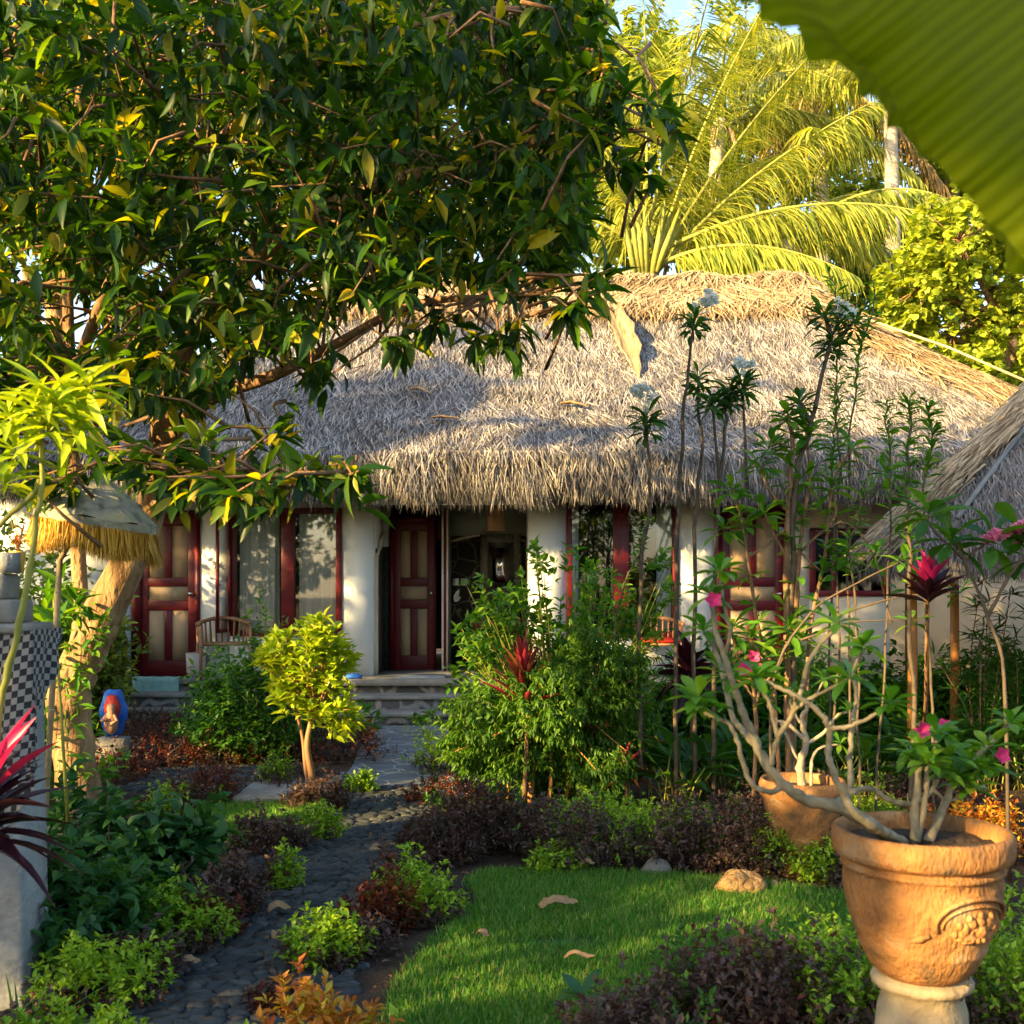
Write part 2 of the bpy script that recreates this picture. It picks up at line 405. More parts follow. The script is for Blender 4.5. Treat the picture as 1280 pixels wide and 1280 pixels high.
def tag(o, label=None, cat=None, group=None, kind=None):
    if label: o['label'] = label
    if cat: o['category'] = cat
    if group: o['group'] = group
    if kind: o['kind'] = kind
    return o
def thing(name, label, cat, loc=(0, 0, 0), group=None, kind=None):
    o = bpy.data.objects.new(name, None); C.objects.link(o); o.location = tuple(float(a) for a in loc)
    o.empty_display_size = .1
    return tag(o, label, cat, group, kind)
def boxobj(name, mat, parent, *b, bev=0, **kw):
    m = MB()
    for q in b: m.box(*q)
    o = m.build(name, mat, parent, **kw)
    if bev:
        md = o.modifiers.new('bevel', 'BEVEL'); md.width = bev; md.segments = 2
    return o

def nrm(a):
    a = np.asarray(a, float); return a / (np.linalg.norm(a, axis=-1, keepdims=True) + 1e-9)
def rdir(n):
    return nrm(R.normal(size=(n, 3)))

def tmpl(wid, droop=.15, fold=.15, curl=0.0):
    """leaf blade: stations with widths; ends pointed"""
    k = len(wid); t = np.linspace(0, 1, k + 2)
    V = [(0, 0, 0, 0)]
    for i in range(k):
        w = wid[i] * .5; z = -droop * t[i + 1] ** 2 + curl * sin(t[i + 1] * 6)
        V += [(-w, t[i + 1], z, fold * 2.2 * w), (0, t[i + 1], z, 0), (w, t[i + 1], z, fold * 2.2 * w)]
    V.append((0, 1, -droop, 0))
    T = [(0, 2, 1), (0, 3, 2)]; Q = []
    for i in range(k - 1):
        a = 1 + 3 * i; Q += [(a, a + 1, a + 4, a + 3), (a + 1, a + 2, a + 5, a + 4)]
    e = 1 + 3 * (k - 1); T += [(e, e + 1, 3 * k + 1), (e + 1, e + 2, 3 * k + 1)]
    return np.array(V, float), np.array(Q, int).reshape(-1, 4), np.array(T, int)
TM = {
    'mango': tmpl([.6, 1, .95, .55], .22, .25),
    'ovate': tmpl([.75, 1, .6], .15, .25),
    'round': tmpl([.9, 1.0, .8], .1, .15),
    'diamond': (np.array([(0, 0, 0), (-.5, .5, .1), (.5, .5, .1), (0, 1, -.1)], float), np.zeros((0, 4), int), np.array([(0, 3, 1), (0, 2, 3)])),
    'spoon': tmpl([.3, .55, .9, 1, .72], .28, .2),
    'blade': tmpl([.8, 1, .7], .35, .3),
    'strapup': tmpl([.5, .9, 1, .9, .65, .35], .12, .35),
    'strap': tmpl([.5, .9, 1, .9, .65, .35], .45, .35),
    'needle': (np.array([(-.5, 0, 0), (.5, 0, 0), (-.4, .5, -.05), (.4, .5, -.05), (0, 1, -.2)], float), np.array([(0, 1, 3, 2)]), np.array([(2, 3, 4)])),
    'petal': tmpl([.7, 1, .8], -.2, .3),
}
def leaves(m, P, D, N, L, Wd, tm, mat=0):
    P = np.asarray(P, float); D = nrm(D); n = len(P)
    if n == 0: return
    N = np.broadcast_to(np.asarray(N, float), P.shape)
    X = nrm(np.cross(D, N)); Z = np.cross(X, D)
    V, Q, T = TM[tm] if isinstance(tm, str) else tm
    L = np.broadcast_to(L, (n,)); Wd = np.broadcast_to(Wd, (n,))
    out = P[:, None] + V[None, :, 0, None] * Wd[:, None, None] * X[:, None] + V[None, :, 1, None] * L[:, None, None] * D[:, None] + V[None, :, 2, None] * L[:, None, None] * Z[:, None]
    if V.shape[1] > 3: out = out + V[None, :, 3, None] * Wd[:, None, None] * Z[:, None]
    k = len(V); o = (np.arange(n) * k)[:, None, None]
    m.add(out.reshape(-1, 3), (Q[None] + o).reshape(-1, 4) if len(Q) else None, (T[None] + o).reshape(-1, 3) if len(T) else None, mat)

def sprays(m, T, D, tw, per, L, Wd, tm, spread=1.0, sag=.25, mat=0, jit=.3, up=None):
    """per leaves along the last tw metres of each twig ending at T and heading along D"""
    T = np.asarray(T, float); D = nrm(D); k = len(T)
    s = R.random((k, per)) ** 1.3
    ref = nrm(np.cross(D, rdir(k)))
    ref2 = np.cross(D, ref)
    a = np.arange(per)[None] * 2.4 + R.random((k, 1)) * 6
    out = np.cos(a)[..., None] * ref[:, None] + np.sin(a)[..., None] * ref2[:, None]
    P = T[:, None] - D[:, None] * (s * tw)[..., None]
    d = D[:, None] * (1 - .5 * s[..., None]) * (.9) + out * spread + R.normal(size=(k, per, 3)) * jit
    d[..., 2] -= sag
    d = nrm(d.reshape(-1, 3)); P = P.reshape(-1, 3)
    Nn = np.array([0, 0, 1.]) + R.normal(size=P.shape) * .35
    sz = R.uniform(.5, 1.2, len(P))
    leaves(m, P, d, Nn, L * sz, Wd * sz, tm, mat)

def bez(a, b, c, n=10):
    t = np.linspace(0, 1, n)[:, None]
    return (1 - t) ** 2 * np.asarray(a) + 2 * t * (1 - t) * np.asarray(b) + t * t * np.asarray(c)
def smoothline(P, n=4):
    P = np.asarray(P, float)
    if len(P) < 3: return P
    Q = np.vstack([2 * P[0] - P[1], P, 2 * P[-1] - P[-2]]); out = []
    for i in range(1, len(Q) - 2):
        for t in np.linspace(0, 1, n, endpoint=False):
            a, b, c, d = Q[i - 1], Q[i], Q[i + 1], Q[i + 2]
            out.append(.5 * ((2 * b) + (-a + c) * t + (2 * a - 5 * b + 4 * c - d) * t * t + (-a + 3 * b - 3 * c + d) * t ** 3))
    out.append(P[-1]); return np.array(out)

# ================================================================ THE SETTING
def poly_sheet(name, pts, z, mat, kind='structure'):
    me = bpy.data.meshes.new(name)
    me.from_pydata([(p[0], p[1], z) for p in pts], [], [list(range(len(pts)))]); me.materials.append(MT[mat])
    o = bpy.data.objects.new(name, me); C.objects.link(o); o['kind'] = kind
    return o
gm = MB(); xs = np.linspace(-150, 150, 61); ys = np.linspace(-100, 250, 71)
X, Y = np.meshgrid(xs, ys, indexing='ij'); gm.grid(np.stack([X, Y, 0 * X], -1))
tag(gm.build('ground', 'soil'), kind='structure')

def inpoly(x, y, poly):
    r = np.zeros(len(x), bool); n = len(poly)
    for i in range(n):
        x1, y1 = poly[i][0], poly[i][1]; x2, y2 = poly[(i + 1) % n][0], poly[(i + 1) % n][1]
        c = ((y1 > y) != (y2 > y)) & (x < (x2 - x1) * (y - y1) / (y2 - y1 + 1e-12) + x1); r ^= c
    return r
LAWN = [G(440, 1400), G(478, 1290), G(500, 1225), G(545, 1175), G(600, 1130), G(585, 1105), G(605, 1093), G(700, 1091), G(830, 1096), G(960, 1108), G(1100, 1125), G(1180, 1140), G(1290, 1200), G(1400, 1400)]
LAWN2 = [G(215, 1050), G(240, 1015), G(300, 1003), G(375, 995), G(420, 1005), G(380, 1030), G(330, 1050), G(270, 1068)]
poly_sheet('lawn', LAWN, .012, 'lawnbase')
poly_sheet('small_lawn', LAWN2, .012, 'lawnbase')
def grass(name, poly, n, h, label):
    P = np.array(poly); x = R.uniform(P[:, 0].min(), P[:, 0].max(), n); y = R.uniform(P[:, 1].min(), P[:, 1].max(), n)
    dens = .5 + .5 * np.sin(x * 7 + 2 * np.sin(y * 5)) * np.sin(y * 8 + 1.3 * np.sin(x * 6))
    k = inpoly(x + R.normal(size=n) * .02, y + R.normal(size=n) * .02, poly) & (R.random(n) < .62 + .38 * dens) & ((((x - .22) / .16) ** 2 + ((y - 4.95) / .07) ** 2 > 1) | (R.random(n) < .12)); x, y = x[k], y[k]; n = len(x)
    D = np.stack([R.normal(size=n) * .42, R.normal(size=n) * .42, np.full(n, 1.)], -1)
    m = MB(); leaves(m, np.stack([x, y, np.full(n, .008)], -1), D, R.normal(size=(n, 3)), R.uniform(.5, 1.2, n) * h, R.uniform(.003, .006, n) , 'needle')
    tag(m.build(name, 'grass'), label, 'grass', kind='stuff')
grass('grass', LAWN, 150000, .05, 'short green grass of the curved lawn in front')
grass('grass', LAWN2, 24000, .055, 'short green grass of the small lawn left of the path')

# pebble path and slate paving
PC = [(225, 1400), (262, 1290), (300, 1225), (345, 1165), (395, 1110), (428, 1060), (455, 1020), (480, 984)]
def side(off, ctr):
    L = [G(*p) for p in ctr]; out = []
    for i in range(len(L)):
        a = L[max(0, i - 1)]; b = L[min(len(L) - 1, i + 1)]; d = nrm(b - a); nrl = np.array([d[1], -d[0], 0]); out.append(L[i] + nrl * off)
    return out
PEB = side(-.5, PC) + side(.47, PC)[::-1]
poly_sheet('pebble_path_bed', PEB, .006, 'soil')
SIDE = [G(150, 985), G(190, 962), G(300, 957), G(400, 960), G(425, 975), G(400, 1000), G(330, 1003), G(230, 1000)]
TILE = [G(408, 1000), G(440, 960), G(455, 925), G(452, 905), G(565, 905), G(562, 940), G(570, 965), G(610, 985), G(600, 1010), G(540, 1000), G(480, 990)]
poly_sheet('paved_path', TILE, .014, 'tile')
def pebbles(name, poly, n, size, z, label):
    P = np.array(poly); m = MB()
    k1, k2 = 8, 4
    th = np.arange(k1) * 2 * pi / k1; ph = np.linspace(0, pi / 2 * 1.15, k2 + 1)
    base = [(0, 0, 1)] + [(sin(p) * cos(t), sin(p) * sin(t), cos(p)) for p in ph[1:] for t in th]
    base = np.array(base); T = [(0, 1 + j, 1 + (j + 1) % k1) for j in range(k1)]
    Q = [(1 + i * k1 + j, 1 + (i + 1) * k1 + j, 1 + (i + 1) * k1 + (j + 1) % k1, 1 + i * k1 + (j + 1) % k1) for i in range(k2 - 1) for j in range(k1)]
    x0, x1, y0, y1 = P[:, 0].min(), P[:, 0].max(), P[:, 1].min(), P[:, 1].max()
    pts = []
    y = y0; row = 0
    while y < y1:
        x = x0 + R.random() * .1
        while x < x1:
            w = R.uniform(.6, 1.6) * size
            pts.append((x + w * .5, y + R.normal() * .007, w)); x += w * .97
        y += size * .46; row += 1
    pts = np.array(pts); k = inpoly(pts[:, 0], pts[:, 1], poly); pts = pts[k]
    n = len(pts); a = R.normal(size=n) * .3 + .12; sx = pts[:, 2] * .53; sy = size * R.uniform(.24, .34, n); sz = size * R.uniform(.16, .3, n)
    V = base[None] * np.stack([sx, sy, sz], -1)[:, None]
    V = V + R.normal(size=V.shape) * .003
    ca, sa = np.cos(a)[:, None], np.sin(a)[:, None]
    V = np.stack([V[..., 0] * ca - V[..., 1] * sa + pts[:, 0, None], V[..., 0] * sa + V[..., 1] * ca + pts[:, 1, None], V[..., 2] + z + R.normal(size=(n, 1)) * .003], -1)
    nb = len(base); o = (np.arange(n) * nb)[:, None, None]
    m.add(V.reshape(-1, 3), (np.array(Q)[None] + o).reshape(-1, 4), (np.array(T)[None] + o).reshape(-1, 3))
    return tag(m.build(name, 'pebble', smooth=True), label, 'pebbles', kind='stuff')
MT['pebble'] = leafmat('pebble', [(.02, .026, .03), (.04, .048, .052), (.07, .072, .068), (.03, .03, .028)], 0.0, .7, (1, 1, 1), .3)
pebbles('pebbles', PEB, 0, .088, .004, 'rows of dark flat river pebbles set in the winding path')
pebbles('pebbles', SIDE, 0, .09, .002, 'grey pebbles of the side path toward the left porch')
# leaf litter on the soil
lm = MB(); n = 5200
xy = np.stack([R.uniform(-4.5, 5, n), R.uniform(3.6, 12.5, n)], -1)
k = ~inpoly(xy[:, 0], xy[:, 1], LAWN) | (R.random(n) < .05); k &= ~inpoly(xy[:, 0], xy[:, 1], TILE) | (R.random(n) < .08); k &= ~inpoly(xy[:, 0], xy[:, 1], PEB) | (R.random(n) < .22)
xy = xy[k]; n = len(xy)
onl = inpoly(xy[:, 0], xy[:, 1], LAWN) | inpoly(xy[:, 0], xy[:, 1], PEB)
D = np.stack([R.normal(size=n), R.normal(size=n), R.normal(size=n) * .15], -1)
leaves(lm, np.column_stack([xy, np.where(onl, .045, .02)]), D, np.array([0, 0, 1]) + R.normal(size=(n, 3)) * .3, R.uniform(.015, .055, n), R.uniform(.008, .025, n), 'ovate')
tag(lm.build('leaf_litter', 'litter'), 'small dry leaves scattered over the soil, path and grass', 'leaf litter', kind='stuff')

# ================================================================ BUNGALOW
HY = 14.0
def hx(px): return (px - 640) / 100.0
def hz(py): return EYE - (py - 730) / 100.0
FZ = .45
bung = thing('thatched_bungalow', 'long white bungalow with shaggy grey thatched roof and dark red doors', 'bungalow', (0, HY, 0))
m = MB()
TOP = 3.0; y0, y1 = HY, HY + .16
def wseg(mm, x0, x1, z0=FZ, z1=TOP): mm.box(x0, x1, y0, y1, z0, z1)
wseg(m, -7.0, hx(165)); wseg(m, hx(165), hx(250), 2.52)
wseg(m, hx(250), hx(288)); wseg(m, hx(288), hx(427), FZ, hz(795)); wseg(m, hx(288), hx(427), 2.55)
wseg(m, hx(427), hx(466))
m.box(hx(466), hx(660), y0, y1, 2.60, TOP)
# rounded reveal on the left of the entrance
m.box(hx(450), hx(466), y1, 15.3, FZ, TOP)
m.box(hx(660), hx(676), y1, 15.9, FZ, TOP)
m.box(hx(466), -1.64, 15.04, 15.16, FZ, TOP); m.box(-.93, -.86, 14.80, 15.16, FZ, TOP)
m.box(-.9, .3, 15.9, 16.0, FZ, TOP)
wseg(m, hx(660), hx(708)); wseg(m, hx(708), hx(848), FZ, hz(797)); wseg(m, hx(708), hx(848), 2.72)
wseg(m, hx(848), hx(893)); wseg(m, hx(893), hx(985), 2.62)
m.box(-7.0, -6.84, y1, 20, FZ, TOP); 
m.build('wall', 'wall', bung)
m = MB()
wseg(m, hx(985), hx(1012)); wseg(m, hx(1012), hx(1112), FZ, hz(745)); wseg(m, hx(1012), hx(1112), hz(660)); wseg(m, hx(1112), 7.9)
m.box(7.74, 7.9, y1, 20, FZ, TOP)
tag(m.build('wall', 'wall2', bung), 'cream plaster wall at the right end')
# interior: dark room shell
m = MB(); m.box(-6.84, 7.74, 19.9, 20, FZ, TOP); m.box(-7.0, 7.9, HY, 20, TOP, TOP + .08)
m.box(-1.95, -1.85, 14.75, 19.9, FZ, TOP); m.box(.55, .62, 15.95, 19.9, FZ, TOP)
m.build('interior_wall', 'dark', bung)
# stone cladding behind wash area + arch trim
m = MB(); m.box(-.86, .195, 15.84, 15.9, FZ, 2.28); 
m.build('stone_cladding', 'bathstone', bung)
m = MB()
pts = [(-.86 + (1.06) * t, 15.80, 2.2 + .1 * sin(pi * t)) for t in np.linspace(0, 1, 12)]
m.tube(pts, .022, 6)
m.build('arch_trim', 'wall2', bung, smooth=True)
# dark niche of stacked pebbles with scalloped frame left of the door
m = MB(); m.box(hx(466)+.002, -1.65, 15.02, 15.04, FZ, 2.1); m.box(hx(466)+.001, hx(466)+.02, 14.25, 15.02, FZ, 2.05); m.build('stone_niche', 'darkpebble', bung)
m = MB()
cx = hx(479)
pts = [(hx(467.5) , 14.22, FZ), (hx(467.5), 14.22, 1.8), (hx(468), 14.28, 1.98), (hx(468.5), 14.5, 2.07), (hx(469), 14.65, 2.18), (hx(469.5), 15.0, 2.28)]
m.tube(smoothline(pts, 4), .028, 8); m.build('niche_trim', 'wall2', bung, smooth=True)

def door(x0, x1, z0, z1, y, handle_right=True, jl=.1, jr=.06, mid=(.55, .38)):
    d = MB()
    fw = .1
    a0, a1 = x0 + jl, x1 - jr
    # jamb
    j = MB(); j.box(x0, a0, y - .02, y + .12, z0, z1); j.box(a1, x1, y - .02, y + .12, z0, z1); j.box(a0, a1, y - .02, y + .12, z1 - .07, z1)
    fr = j.build('door_frame', 'redwood', bung)
    H = z1 - .07 - z0; ya, yb = y + .02, y + .065
    st = .095
    zs = [z0, z0 + .19, z0 + .19 + .63, z0 + .94, z0 + 1.12, z0 + 1.23, z0 + H - .12, z0 + H]
    d.box(a0, a0 + st, ya, yb, z0, zs[7]); d.box(a1 - st, a1, ya, yb, z0, zs[7])
    for (u, v) in ((zs[0], zs[1]), (zs[2], zs[3]), (zs[4], zs[5]), (zs[6], zs[7])): d.box(a0 + st, a1 - st, ya, yb, u, v)
    c = (a0 + a1) / 2
    d.box(c - .045, c + .045, ya, yb, zs[1], zs[2]); d.box(c - .045, c + .045, ya, yb, zs[5], zs[6])
    leaf = d.build('door', 'redwood', bung)
    md = leaf.modifiers.new('b', 'BEVEL'); md.width = .006; md.segments = 2
    for (u0, u1, v0, v1) in ((a0 + st, c - .045, zs[1], zs[2]), (c + .045, a1 - st, zs[1], zs[2]), (a0 + st, a1 - st, zs[3], zs[4]), (a0 + st, c - .045, zs[5], zs[6]), (c + .045, a1 - st, zs[5], zs[6])):
        p = MB(); p.box(u0, u1, ya + .018, ya + .03, v0, v1); o = p.build('woven_panel', 'weave', bung); o.parent = leaf
    h = MB(); hxx = a1 - .05 if handle_right else a0 + .05
    h.lathe([(.001, 0), (.03, 0), (.03, .006), (.012, .01), (.012, .03), (.026, .04), (.028, .055), (.018, .07), (.001, .073)], (0, 0, 0), 14)
    V = h.v[0]; h.v[0] = np.stack([V[:, 0] + hxx, ya - V[:, 2], V[:, 1] + z0 + 1.03], -1)
    o = h.build('handle', 'steel', bung, smooth=True); o.parent = leaf
    return leaf
door(hx(165), hx(250), FZ, 2.52, HY)
door(-1.64, -1.02, FZ, 2.5, 15.0, True, .05, .02)
m = MB(); m.box(-1.02, -.935, 15.04, 15.1, 2.2, 2.5); m.build('transom', 'redwood', bung)
m = MB(); m.box(-.90, -.865, 14.735, 14.795, FZ, 2.6); m.build('door_post', 'redwood', bung)
door(hx(893), hx(985), FZ, 2.62, HY, True)
# windows
def window(x0, x1, z0, z1, bars, curt, y=HY, glassy=True):
    fr = MB(); t = .07; ya, yb = y - .03, y + .09
    fr.box(x0, x0 + t, ya, yb, z0, z1); fr.box(x1 - t, x1, ya, yb, z0, z1); fr.box(x0 + t, x1 - t, ya, yb, z0, z0 + t); fr.box(x0 + t, x1 - t, ya, yb, z1 - t, z1)
    for (b0, b1) in bars: fr.box(b0, b1, ya, yb, z0 + t, z1 - t)
    o = fr.build('window', 'redwood', bung); md = o.modifiers.new('b', 'BEVEL'); md.width = .006; md.segments = 2
    edges = [x0 + t] + [v for b in bars for v in b] + [x1 - t]
    for i in range(0, len(edges), 2):
        p = MB(); p.add([(edges[i], y + .03, z0 + t), (edges[i + 1], y + .03, z0 + t), (edges[i + 1], y + .03, z1 - t), (edges[i], y + .03, z1 - t)], [(0, 1, 2, 3)]); q = p.build('pane', 'glass', bung); q.parent = o
    for (c0, c1) in curt:
        nx = int((c1 - c0) / .012); u = np.linspace(c0, c1, nx)
        ph = np.sin(u * 46 + 1.5 * np.sin(u * 11)) * .028 + np.sin(u * 91) * .008
        Z = np.linspace(z0 - .1, z1 + .05, 6)
        P = np.stack([np.repeat(u[:, None], 6, 1), y + .125 + ph[:, None] * np.linspace(1.2, .7, 6)[None], np.repeat(Z[None], nx, 0)], -1)
        p = MB(); p.grid(P); q = p.build('curtain', 'curtain', bung, smooth=True); q.parent = o
    return o
window(hx(288), hx(427), hz(795), 2.55, [(hx(352), hx(368))], [(hx(297), hx(346)), (hx(372), hx(425))])
# open casement at the left of that window
m = MB(); a = MB()
x0, x1 = hx(277), hx(290); zz0, zz1 = hz(790), 2.5
for (b) in ((x0, x0 + .035, 13.72, 13.76, zz0, zz1), (x1 - .03, x1, 13.93, 13.965, zz0, zz1)): m.box(*b)
for z in (zz0, zz1 - .05):
    m.add([(x0 + .035, 13.72, z), (x1 - .03, 13.93, z), (x1 - .03, 13.965, z), (x0 + .035, 13.76, z), (x0 + .035, 13.72, z + .05), (x1 - .03, 13.93, z + .05), (x1 - .03, 13.965, z + .05), (x0 + .035, 13.76, z + .05)], [(0, 1, 2, 3), (4, 7, 6, 5), (0, 4, 5, 1), (1, 5, 6, 2), (2, 6, 7, 3), (3, 7, 4, 0)])
cs = m.build('casement', 'redwood', bung); cs['label'] = 'narrow casement standing open'
a.add([(x0 + .035, 13.74, zz0 + .05), (x1 - .03, 13.948, zz0 + .05), (x1 - .03, 13.948, zz1 - .05), (x0 + .035, 13.74, zz1 - .05)], [(0, 1, 2, 3)]); q = a.build('pane', 'glass', bung); q.parent = cs
window(hx(708), hx(848), hz(797), 2.72, [(hx(767), hx(786))], [(hx(712), hx(724)), (hx(822), hx(840))])
window(hx(1012), hx(1112), hz(745), hz(662), [(hx(1040), hx(1046))], [])
# porch slab, steps
m = MB()
m.box(-7.0, -3.78, 13.62, HY, .38, FZ); m.box(-2.25, 7.9, 13.42, HY, .38, FZ); m.box(-3.78, -2.25, 13.5, HY, .38, FZ)
m.box(hx(466) , .2, HY, 15.9, .38, FZ); m.box(-7, 7.9, HY + .2, 20, .3, .37)
m.build('porch_floor', 'concrete', bung)
m = MB(); m.box(-6.95, -3.8, 13.66, 13.95, 0, .38); m.box(-3.78, -2.25, 13.54, 13.95, 0, .38); m.box(-2.2, 7.85, 13.47, 13.95, 0, .38); m.build('porch_base', 'riser', bung)
def steps(x0, x1, ys, name='steps'):
    st = MB(); ri = MB(); zs = [.30, .15]
    for i, (yf, yb) in enumerate(ys):
        z = zs[i]; st.box(x0 - .05 * i, x1 + .03 * i, yf, yb, z - .045, z); ri.box(x0 - .05 * i + .02, x1 + .03 * i - .02, yf + .025, yb, 0, z - .045)
    o = st.build(name, 'concrete', bung); md = o.modifiers.new('b', 'BEVEL'); md.width = .012; md.segments = 2
    r = ri.build('riser', 'riser', bung); r.parent = o
steps(-2.02, -.6, [(12.98, 13.4), (12.55, 12.98)])
steps(-5.3, -3.8, [(13.25, 13.6), (12.95, 13.25)])

# ---- thatched roof
EX0, EX1, EY = -6.9, 7.75, 12.95
RX0, RX1, RYY, RZ = -2.6, 4.2, 17.0, 6.15
EZ = 3.12
rng_u = lambda n: R.random(n)
def nz2(x, y): return (np.sin(x * 1.7 + 1.1 * np.sin(y * 2.3)) + np.sin(y * 2.9 + x * .7) + .5 * np.sin(x * 5.1 + y * 3.7)) / 2.5
roof = MB()
def front(u, v):
    x = (EX0 + (EX1 - EX0) * u) * (1 - v) + (RX0 + (RX1 - RX0) * u) * v
    y = EY + (RYY - EY) * v; z = EZ + (RZ - EZ) * v - .22 * np.sin(np.pi * v) + .05 * nz2(x, v * 5)
    return np.stack([x, y, z], -1)
def right(u, v):
    y = (EY + 8.1 * u) * (1 - v) + RYY * v; x = EX1 * (1 - v) + RX1 * v
    z = EZ + (RZ - EZ) * v - .22 * np.sin(np.pi * v) + .04 * nz2(y, v * 5)
    return np.stack([x, y, z], -1)
def left(u, v):
    p = right(u, v); p[..., 0] = EX0 * (1 - v) + RX0 * v; return p
U, Vv = np.meshgrid(np.linspace(0, 1, 90), np.linspace(0, 1, 24), indexing='ij')
roof.grid(front(U, Vv)); bk = front(U, Vv); bk[..., 1] = 2 * RYY - bk[..., 1]; roof.grid(bk[::-1])
roof.grid(right(U, Vv)); roof.grid(left(U, Vv)[::-1])
# rounded lip, soffit
lip = np.array([(0, 0), (-.10, -.14), (-.08, -.32), (.02, -.46), (.15, -.42), (.6, -.12), (1.1, -.08)])
P = np.stack([np.stack([np.linspace(EX0, EX1, 40), np.full(40, EY + a), np.full(40, EZ + b)], -1) for a, b in lip], 0)
roof.grid(P)
P = np.stack([np.stack([np.full(20, EX1 - a), np.linspace(EY, EY + 8.1, 20), np.full(20, EZ + b)], -1) for a, b in lip], 0); roof.grid(P)
ro = roof.build('roof', 'thatch_base', bung, smooth=True)
def strands(fn, n, L, w, du, base_dir, lift=.05, mat='thatch', name='thatch_cover', vmin=0, vmax=1, jitter=.35, parent=None, umin=0, umax=1):
    u = umin + (umax - umin) * R.random(n)
    v = 1 - np.sqrt(1 - R.random(n) * (1 - .18)) if True else R.random(n)
    v = vmin + (vmax - vmin) * R.random(n)
    P = fn(u, v); e = 1e-2
    dn = nrm(fn(u, np.maximum(v - e, -.02)) - fn(u, v)); 
    sd = nrm(fn(np.clip(u + e, 0, 1.02), v) - fn(u, v))
    N = nrm(np.cross(sd, -dn)); N *= np.sign(N[:, 2:3])
    gv = np.array([0, 0, -1.]) - N * (-N[:, 2:3]); dn = nrm(gv); sd = np.cross(N, dn)
    cl = nz2(P[:, 0] * 2, P[:, 2] * 3)[:, None]
    D = dn + sd * (R.normal(size=(n, 1)) * jitter + cl * .14) + N * R.uniform(0, lift * 2, (n, 1))
    mm = MB(); s = R.uniform(.6, 1.3, n)
    leaves(mm, P + N * R.uniform(0, .05, (n, 1)), D, N + R.normal(size=(n, 3)) * .4, L * s, w * R.uniform(.6, 1.4, n), 'needle')
    return mm
mm = strands(front, 130000, .30, .011, 0, None, .13, jitter=.27)
mm.build('thatch_cover', 'thatch', bung).parent = ro
mm = strands(right, 18000, .32, .014, 0, None, .16, umax=.6); mm.build('thatch_cover', 'thatch', bung).parent = ro
# eave fringe: hanging blades in thick layers
n = 46000
x = R.uniform(EX0, EX1, n); k = R.random(n)
yy = EY - .13 + .16 * R.random(n) + np.where(k > .7, .1, 0); zt = EZ + .02 - .42 * k
ln = R.uniform(.14, .46, n) * (1 - .35 * k) * (1 + .22 * nz2(x * 3, x * 0 + 1) + .18 * nz2(x * 14, x * 0 + 2))
D = np.stack([R.normal(size=n) * .24 + .2 * nz2(x * 4, x), -.3 + .35 * k + R.normal(size=n) * .2, np.full(n, -1.)], -1)
mm = MB(); leaves(mm, np.stack([x, yy, zt], -1), D, np.array([0, -1, 0]) + R.normal(size=(n, 3)) * .6, ln, R.uniform(.007, .018, n), 'needle')
n = 7000; y = R.uniform(EY, EY + 8, n); k = R.random(n)
leaves(mm, np.stack([EX1 + .1 - .1 * R.random(n), y, EZ - .4 * k], -1), np.stack([.2 - .3 * k, R.normal(size=n) * .15, np.full(n, -1.)], -1), np.array([1, 0, 0]) + R.normal(size=(n, 3)) * .6, R.uniform(.2, .4, n), R.uniform(.015, .03, n), 'needle')
mm.build('eave_fringe', 'thatch', bung).parent = ro
# ridge cap: tan bundles lying over the top
mm = MB(); xs_ = np.linspace(RX0 - .2, RX1 + .15, 60); th = np.linspace(-2.3, 2.3, 11)
P = np.stack([np.stack([xs_, RYY + np.sin(t) * .38 * np.ones(60), RZ - .26 + .24 * cos(t) * (1 + .15 * nz2(xs_ * 2, xs_)) + .03 * nz2(xs_ * 4, xs_ + t)], -1) for t in th], 1)
mm.grid(P); cap = mm.build('ridge_cap', 'thatch_tan', bung, smooth=True); cap.parent = ro
n = 26000; x = R.uniform(RX0 - .2, RX1 + .2, n); v = R.uniform(.80, 1.09, n)
P = np.stack([x, EY + (RYY - EY) * np.minimum(v, 1), EZ + (RZ - EZ) * np.minimum(v, 1) + .06 + .1 * R.random(n)], -1)
P[:, 2] = np.where(v > .95, RZ + .02 + .12 * R.random(n) + .05 * nz2(x * 3, x), P[:, 2])
D = np.stack([R.normal(size=n) * 1.0 + .9 * np.sin(x * 2.3), -.8 + R.normal(size=n) * .2, -.55 + R.normal(size=n) * .1], -1)
mm = MB(); leaves(mm, P, D, np.array([0, -.5, 1]) + R.normal(size=(n, 3)) * .3, R.uniform(.25, .6, n), R.uniform(.012, .03, n), 'needle')
mm.build('ridge_thatch', 'thatch_tan', bung).parent = ro
# hip roll on the right
mm = MB(); n = 9000; t = R.random(n)
c = np.stack([RX1 + (EX1 - RX1) * t, RYY + (EY - RYY) * t, RZ + (EZ - RZ) * t - .22 * np.sin(np.pi * t) + .10], -1)
off = R.normal(size=n) * .28
P = c + np.stack([off * .7, off * .7, -np.abs(off) * .55], -1) + R.random((n, 1)) * .05
D = np.stack([.7 + R.normal(size=n) * .4, -.7 + R.normal(size=n) * .4, np.full(n, -.55)], -1)
leaves(mm, P, D, np.array([0, 0, 1]) + R.normal(size=(n, 3)) * .3, R.uniform(.3, .6, n), R.uniform(.015, .03, n), 'needle')
mm.build('hip_thatch', 'thatch_tan', bung).parent = ro
m = MB(); m.tube([(RX1 + .1, RYY - 1.0, RZ - .5), (RX1 + 1.6, RYY - 2.1, 4.75), (RX1 + 2.4, RYY - 2.9, 4.1)], .018, 6); 
# (thin pole laid on the roof)
tag(m.build('roof_pole', 'bamboo', smooth=True), 'thin pole lying down the right slope of the shaggy thatched roof', 'pole')
